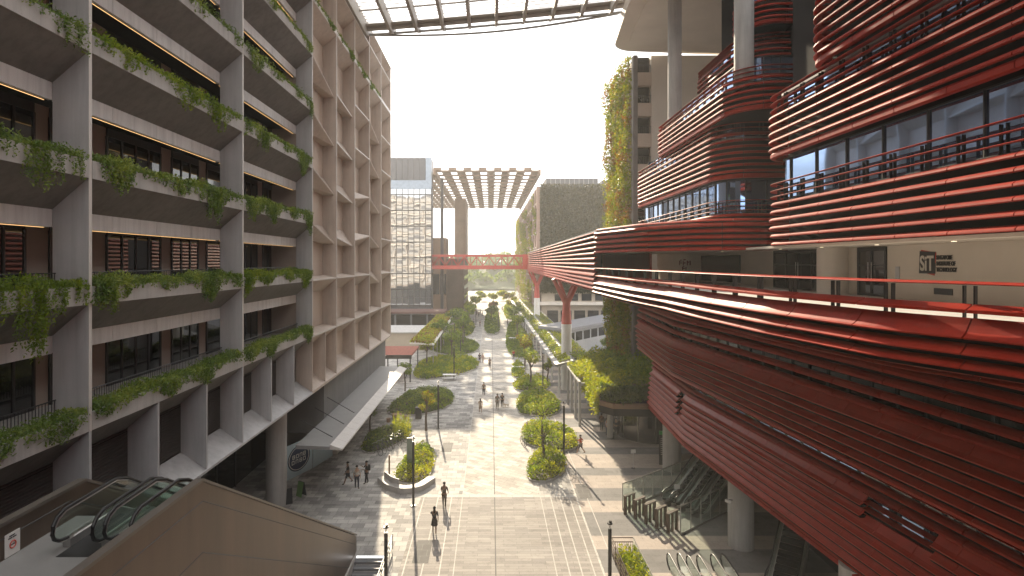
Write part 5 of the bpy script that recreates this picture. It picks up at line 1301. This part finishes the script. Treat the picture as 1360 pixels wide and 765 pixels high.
# parked van on the service road
x, y = G(808, 456); t = thing('parked_van', 'small grey van parked on the service road behind the terrace', 'van', (x, y, 0))
MB().prism([(-2.1, .45), (-2.1, 1.2), (-1.4, 1.35), (-.9, 1.95), (1.9, 1.95), (2.1, 1.2), (2.1, .45)], x-.85, x+.85, 'x').build('body', GREYS, t); 
for q in t.children: q.data.transform(Matrix.Translation((0, y-0, 0)))
for a in (-1.3, 1.3):
    for s in (-.8, .8): MB().tube([(x+s-.1, y+a, .33), (x+s+.1, y+a, .33)], .33, 14).build('wheel', BLACK, t)
MB().box(x-.7, x+.7, y-1.16, y-1.1, 1.4, 1.85).build('windscreen', GLD, t)

# ================================================================== PEOPLE
SKINS = [mat('light brown skin', (.36, .22, .15), .6, .06, 6), mat('brown skin', (.20, .115, .075), .6, .06, 6)]
def cloth(c): return mat('cloth %.2f %.2f %.2f' % c, c, .85, .15, 6)
def skin_obj(name, V, E, Rr, material, parent, root=0, sub=1):
    me = bpy.data.meshes.new('tmp'); me.from_pydata(V, E, []); o = bpy.data.objects.new('tmp', me); C.objects.link(o)
    sk = o.modifiers.new('s', 'SKIN'); sk.use_smooth_shade = True
    d = me.skin_vertices[0].data
    for i, r in enumerate(Rr): d[i].radius = (r, r) if not isinstance(r, tuple) else r; d[i].use_root = (i == root)
    sb = o.modifiers.new('u', 'SUBSURF'); sb.levels = sb.render_levels = sub
    m2 = bpy.data.meshes.new_from_object(o.evaluated_get(bpy.context.evaluated_depsgraph_get())); bpy.data.objects.remove(o)
    m2.name = name; m2.materials.clear(); m2.materials.append(material)
    return link_mesh(name, m2, parent)
def person(label, px, py, rz, h=1.7, top=(.03, .03, .035), legs=(.03, .03, .04), skin=0, stride=.5, skirt=False, shorts=False, arms=(.3, -.3), bag=None, hair=(.012, .010, .008), long_hair=False, seated=False, hold=False):
    x, y = G(px, py); t = thing('person', label, 'person', (x, y, 0), rz, 'people on the plaza', local=True)
    s = h/1.72; V = []; E = []; Rr = []
    def v(p, r, frm=None):
        V.append((p[0]*s, p[1]*s, p[2]*s)); Rr.append(r*s if not isinstance(r, tuple) else (r[0]*s, r[1]*s)); 
        if frm is not None: E.append((frm, len(V)-1))
        return len(V)-1
    dz = -.42 if seated else 0
    pel = v((0, 0, .95+dz), .135); ab = v((0, 0, 1.10+dz), .12, pel); ch = v((0, .01, 1.30+dz), (.155, .12), ab); nk = v((0, .0, 1.46+dz), .06, ch); hd_ = v((0, .015, 1.56+dz), .082, nk); hd2 = v((0, .02, 1.65+dz), .088, hd_); v((0, .105, 1.585+dz), .014, hd_)
    legsV = []; armsV = []
    for sx, ph in ((-1, 1), (1, -1)):
        a = stride*ph*.42
        if seated: hip = v((sx*.09, .0, .48), .09, pel); kn = v((sx*.11, .44, .48), .062, hip); an = v((sx*.11, .46, .09), .042, kn); toe = v((sx*.12, .62, .04), .035, an)
        else:
            hip = v((sx*.09, 0, .86), .095, pel); k_ = Vector((sx*.095, math.sin(a)*.43+.02, .86-.40*math.cos(a))); b2 = a-.35*abs(stride)*(1 if ph < 0 else .15)
            ank = k_+Vector((0, math.sin(b2)*.40, -.40*math.cos(b2))); kn = v(k_, .062, hip); an = v((ank.x, ank.y, max(.07, ank.z)), .042, kn); toe = v((ank.x+sx*.01, ank.y+.15, max(.035, ank.z-.04)), .034, an)
        legsV.append((hip, kn, an, toe))
    for sx, aa in ((-1, arms[0]), (1, arms[1])):
        sh = v((sx*.19, 0, 1.40+dz), .055, ch); el = v((sx*.235, math.sin(aa)*.28, 1.40+dz-.28*math.cos(aa)), .043, sh); bb = aa+(.35 if not hold else 1.5)
        wx = V[el][0]/s-(sx*.05 if hold else 0); wr = v((wx, V[el][1]/s+math.sin(bb)*.25, V[el][2]/s-.25*math.cos(bb)), .028, el)
        d = Vector((0, math.sin(bb), -math.cos(bb))); w = Vector(V[wr])/s; pm = v(w+d*.07, (.036, .022), wr)
        for f, (o_, l) in enumerate(((-.03, .075), (-.01, .088), (.01, .082), (.03, .065))):
            p0 = w+d*.085+Vector((0, o_*.6, o_*.3)); f1 = v(p0+d*l*.6, .009, pm); v(p0+d*l+Vector((-sx*.02, 0, 0)), .008, f1)
        v(w+d*.06+Vector((-sx*.035, .03, 0)), .010, pm); armsV.append((sh, el, wr))
    skin_obj('body', V, E, Rr, SKINS[skin], t)
    def sub(ids, edges, k, name, c, cut=None):
        vv = [V[i] for i in ids]; rr = [(Rr[i]*k if not isinstance(Rr[i], tuple) else (Rr[i][0]*k, Rr[i][1]*k)) for i in ids]
        if cut:
            for (i, j, f) in cut: vv[i] = tuple(Vector(vv[j]).lerp(Vector(vv[i]), f))
        skin_obj(name, vv, edges, rr, cloth(c), t)
    (lh, lk_, la, lt), (rh, rk, ra, rt) = legsV; (ls, le, lw_), (rs, re, rw) = armsV
    sub([pel, ab, ch, ls, le, rs, re], [(0, 1), (1, 2), (2, 3), (3, 4), (2, 5), (5, 6)], 1.16, 'shirt', top)
    if skirt: 
        zz = .55*s; MB().tube([(0, 0, 1.0*s), (0, 0, .8*s), (0, .02, zz)], [.15*s, .19*s, .23*s], 14).build('skirt', cloth(legs), t, smooth=True)
    elif shorts: sub([pel, lh, lk_, rh, rk], [(0, 1), (1, 2), (0, 3), (3, 4)], 1.25, 'shorts', legs)
    else: sub([pel, lh, lk_, la, rh, rk, ra], [(0, 1), (1, 2), (2, 3), (0, 4), (4, 5), (5, 6)], 1.2, 'trousers', legs)
    for (an, toe) in ((la, lt), (ra, rt)): skin_obj('shoe', [V[an], V[toe]], [(0, 1)], [.05*s, .042*s], cloth((.02, .02, .02)), t)
    hv = Vector(V[hd2]); hr = MB().ball((hv.x, hv.y-.015*s, hv.z+.012*s), .108*s, 12, 8, (1, 1.08, 1.0), -.15)
    if long_hair: hr.tube([(hv.x, hv.y-.07*s, hv.z), (hv.x, hv.y-.09*s, hv.z-.3*s)], .085*s, 10, True, .06*s)
    hr.build('hair', cloth(hair), t, smooth=True)
    m = MB()
    for sx in (-1, 1): m.ball((sx*.034*s, hv.y+.075*s, hv.z-.055*s), .012*s, 6, 4)
    m.build('eyes', BLACK, t); MB().box(-.022*s, .022*s, hv.y+.07*s, hv.y+.082*s, hv.z-.125*s, hv.z-.117*s).build('mouth', cloth((.25, .09, .07)), t)
    if bag: MB().obox((0, -.19*s, 1.22*s+dz), (.30*s, .16*s, .42*s)).build('backpack', cloth(bag), t, bevel=.04)
    return t
PI = math.pi
person('person in dark dress walking away holding a phone, nearest on the sunlit paving', 577, 708, .1, 1.68, (.03, .028, .03), (.035, .03, .03), 1, .55, True, False, (.9, -.2), None, long_hair=True)
person('person in grey brown shirt walking just ahead of the one in the dark dress', 590, 673, -.1, 1.74, (.09, .075, .06), (.06, .045, .035), 1, .25, False, False, (.4, .35))
person('person in dark shirt and shorts striding beside the concrete building', 462, 643, 2.0, 1.75, (.025, .025, .03), (.03, .03, .035), 1, .9, False, True, (.35, -.3))
person('person in pale shirt with a backpack in the shaded group of three', 474, 648, PI+.4, 1.72, (.42, .38, .33), (.06, .06, .07), 0, .35, bag=(.12, .10, .08))
person('person in black holding a phone in the shaded group of three', 487, 642, 1.9, 1.76, (.02, .02, .022), (.02, .02, .025), 1, .3, arms=(.2, .7), hold=True, bag=(.02, .02, .02))
person('person in tan dress walking alone on the central path', 638, 548, .2, 1.62, (.30, .22, .16), (.28, .20, .14), 0, .5, True, long_hair=True)
person('person in brown top walking ahead of the one in the tan dress', 642.5, 525, .1, 1.68, (.16, .11, .09), (.05, .05, .06), 0, .6)
person('broad person in olive shirt walking beside the person in black with the dog', 660.5, 543, PI, 1.78, (.10, .09, .055), (.12, .10, .075), 1, .3)
person('person in black leading a small pale dog on the central path', 667, 541, PI, 1.7, (.025, .02, .02), (.05, .045, .04), 0, .3, arms=(.2, .5))
person('person in navy standing at the edge of the path by the bright yellow bed', 637, 482, .3, 1.7, (.02, .025, .06), (.03, .03, .05), 1, .2)
person('person in pale pink standing beside the one in navy', 641.2, 482.5, -.2, 1.64, (.45, .30, .26), (.40, .33, .30), 0, .3)
person('person in brown walking along the middle drain line of the path', 650.5, 489, PI, 1.72, (.14, .09, .07), (.07, .05, .045), 1, .5)
person('jogger in an orange red top running past the light green bed', 771, 603, 1.2, 1.72, (.50, .07, .02), (.10, .09, .09), 0, .95, False, True, (.9, -.8), hold=True)
person('person in red standing beside the far green bed and white table', 682, 477, .5, 1.7, (.42, .04, .03), (.05, .04, .04), 0, .1)
person('person in lilac shirt standing in the shade below the garden terrace', 806.5, 578, 2.4, 1.68, (.36, .32, .42), (.07, .08, .13), 0, .15, long_hair=True)
person('person in dark clothes standing under the garden terrace beside the lilac shirt', 799, 571, 2.8, 1.68, (.10, .05, .04), (.03, .03, .035), 1, .2)
person('person in black standing next to the round column under the garden terrace', 818, 577, 3.4, 1.66, (.03, .03, .035), (.02, .02, .025), 0, .2)
FP = [(633, 419, (.03, .03, .04), 'far off person in black leading the distant group'), (635.5, 421, (.22, .13, .10), 'far off person in brown within the distant group'), (638, 418, (.04, .04, .06), 'far off person in navy on the path side of the distant group'),
      (640.5, 420, (.16, .10, .08), 'far off person in rust at the outer edge of the distant group'), (637.5, 434, (.03, .03, .035), 'lone far person in black walking before the distant group'), (629, 431, (.30, .28, .27), 'far person in light grey sitting out by the trees'), (667, 413, (.10, .14, .25), 'tiny far person in blue on the other arm of the path'), (674, 432, (.05, .05, .05), 'tiny far person in black beside the long green bed')]
for i, (px, py, c, lab) in enumerate(FP): person(lab, px, py, .7*i, 1.7, c, (.04, .04, .05), i % 2, .4)
# the dog
x, y = G(672.5, 541); t = thing('dog', 'small pale dog trotting beside the person in black', 'dog', (x, y, 0), 1.9, local=True)
V = [(0, -.22, .32), (0, .0, .33), (0, .2, .34), (0, .30, .46), (0, .38, .5), (0, .47, .47), (0, -.30, .40), (0, -.38, .48)]; E = [(0, 1), (1, 2), (2, 3), (3, 4), (4, 5), (0, 6), (6, 7)]; Rr = [.075, .08, .095, .06, .062, .03, .022, .012]
for sx in (-1, 1):
    n = len(V); V += [(sx*.06, .19, .24), (sx*.06, .17+sx*.03, .12), (sx*.06, .20+sx*.05, .02)]; E += [(2, n), (n, n+1), (n+1, n+2)]; Rr += [.045, .026, .024]
    n = len(V); V += [(sx*.06, -.19, .23), (sx*.06, -.26+sx*.03, .13), (sx*.06, -.22+sx*.04, .02)]; E += [(0, n), (n, n+1), (n+1, n+2)]; Rr += [.055, .026, .024]
    n = len(V); V += [(sx*.045, .36, .57)]; E += [(4, n)]; Rr += [.02]
skin_obj('body', V, E, Rr, mat('pale dog fur', (.55, .45, .34), .9, .15, 8), t, 1)

# ================================================================== LIGHT, SKY, AIR, CAMERA
SUN_EL, SUN_AZ = 26.0, -8.9                                    # azimuth from +Y, negative towards -X
w = bpy.data.worlds.new('World'); bpy.context.scene.world = w; w.use_nodes = True
N = w.node_tree.nodes; L = w.node_tree.links; bg = N['Background']
sky = N.new('ShaderNodeTexSky'); sky.sky_type = 'NISHITA'; sky.sun_disc = False; sky.sun_elevation = R(SUN_EL); sky.sun_rotation = R(SUN_AZ)
sky.dust_density = 1.0; sky.air_density = 1.0; sky.ozone_density = 1.0
# thin bright cloud veil with soft structure
tc = N.new('ShaderNodeTexCoord'); mp = N.new('ShaderNodeMapping'); mp.inputs['Scale'].default_value = (1, 1, 2.6); L.new(tc.outputs['Generated'], mp.inputs['Vector'])
nz = N.new('ShaderNodeTexNoise'); nz.inputs['Scale'].default_value = 3.2; nz.inputs['Detail'].default_value = 7; nz.inputs['Roughness'].default_value = .58; L.new(mp.outputs['Vector'], nz.inputs['Vector'])
ra = N.new('ShaderNodeValToRGB'); ra.color_ramp.elements[0].position = .30; ra.color_ramp.elements[0].color = (.80, .80, .80, 1); ra.color_ramp.elements[1].position = .62; ra.color_ramp.elements[1].color = (.95, .95, .95, 1)
L.new(nz.outputs['Fac'], ra.inputs['Fac'])
mx = N.new('ShaderNodeMix'); mx.data_type = 'RGBA'; L.new(ra.outputs['Color'], mx.inputs[0]); L.new(sky.outputs['Color'], mx.inputs[6]); n3 = N.new('ShaderNodeTexNoise'); n3.inputs['Scale'].default_value = 4.5; n3.inputs['Detail'].default_value = 6; n3.inputs['Roughness'].default_value = .55; L.new(mp.outputs['Vector'], n3.inputs['Vector'])
r3 = N.new('ShaderNodeValToRGB'); r3.color_ramp.elements[0].position = .36; r3.color_ramp.elements[0].color = (SKYV*.36, SKYV*.37, SKYV*.385, 1); r3.color_ramp.elements[1].position = .56; r3.color_ramp.elements[1].color = (SKYV*.985, SKYV*.985, SKYV*.985, 1); L.new(n3.outputs['Fac'], r3.inputs['Fac']); L.new(r3.outputs['Color'], mx.inputs[7])
L.new(mx.outputs[2], bg.inputs['Color']); bg.inputs['Strength'].default_value = .15
sd = bpy.data.lights.new('sun', 'SUN'); sd.energy = SUNE; sd.angle = R(.5); sd.color = (1., .85, .63)
so = bpy.data.objects.new('sun', sd); C.objects.link(so)
dv = Vector((math.sin(R(SUN_AZ))*math.cos(R(SUN_EL)), math.cos(R(SUN_AZ))*math.cos(R(SUN_EL)), math.sin(R(SUN_EL))))
so.rotation_euler = dv.to_track_quat('Z', 'Y').to_euler()
if HAZE > 0:
    hz = MB().box(-750, 750, -40, 640, -6.5, 60).build('haze', None and 0 or bpy.data.materials.new('warm haze')); hz['kind'] = 'stuff'
    hm = hz.data.materials[0]; hm.use_nodes = True; hn = hm.node_tree.nodes; hl = hm.node_tree.links
    for n in list(hn): hn.remove(n)
    ho = hn.new('ShaderNodeOutputMaterial'); pv = hn.new('ShaderNodeVolumePrincipled'); pv.inputs['Color'].default_value = (1., .975, .94, 1); pv.inputs['Density'].default_value = HAZE; pv.inputs['Anisotropy'].default_value = .2
    hl.new(pv.outputs[0], ho.inputs['Volume'])
cam = bpy.data.cameras.new('camera'); cam.sensor_width = 36; cam.sensor_fit = 'HORIZONTAL'; cam.lens = 36*FPX/1360; cam.shift_x = 28/1360; cam.shift_y = -34.5/1360; cam.clip_end = 3000; cam.clip_start = .1
co = bpy.data.objects.new('camera', cam); C.objects.link(co); co.location = (0, 0, CAMZ); co.rotation_euler = (R(90), 0, 0)
sc = bpy.context.scene; sc.camera = co
sc.view_settings.view_transform = 'Standard'; sc.view_settings.look = 'None'; sc.view_settings.exposure = EXPO; sc.view_settings.gamma = 1
sc.cycles.max_bounces = 8; sc.cycles.diffuse_bounces = 4; sc.cycles.glossy_bounces = 4; sc.cycles.transparent_max_bounces = 12; sc.cycles.volume_bounces = 0; sc.cycles.volume_step_rate = 4; sc.cycles.use_denoising = True; sc.cycles.sample_clamp_indirect = 6
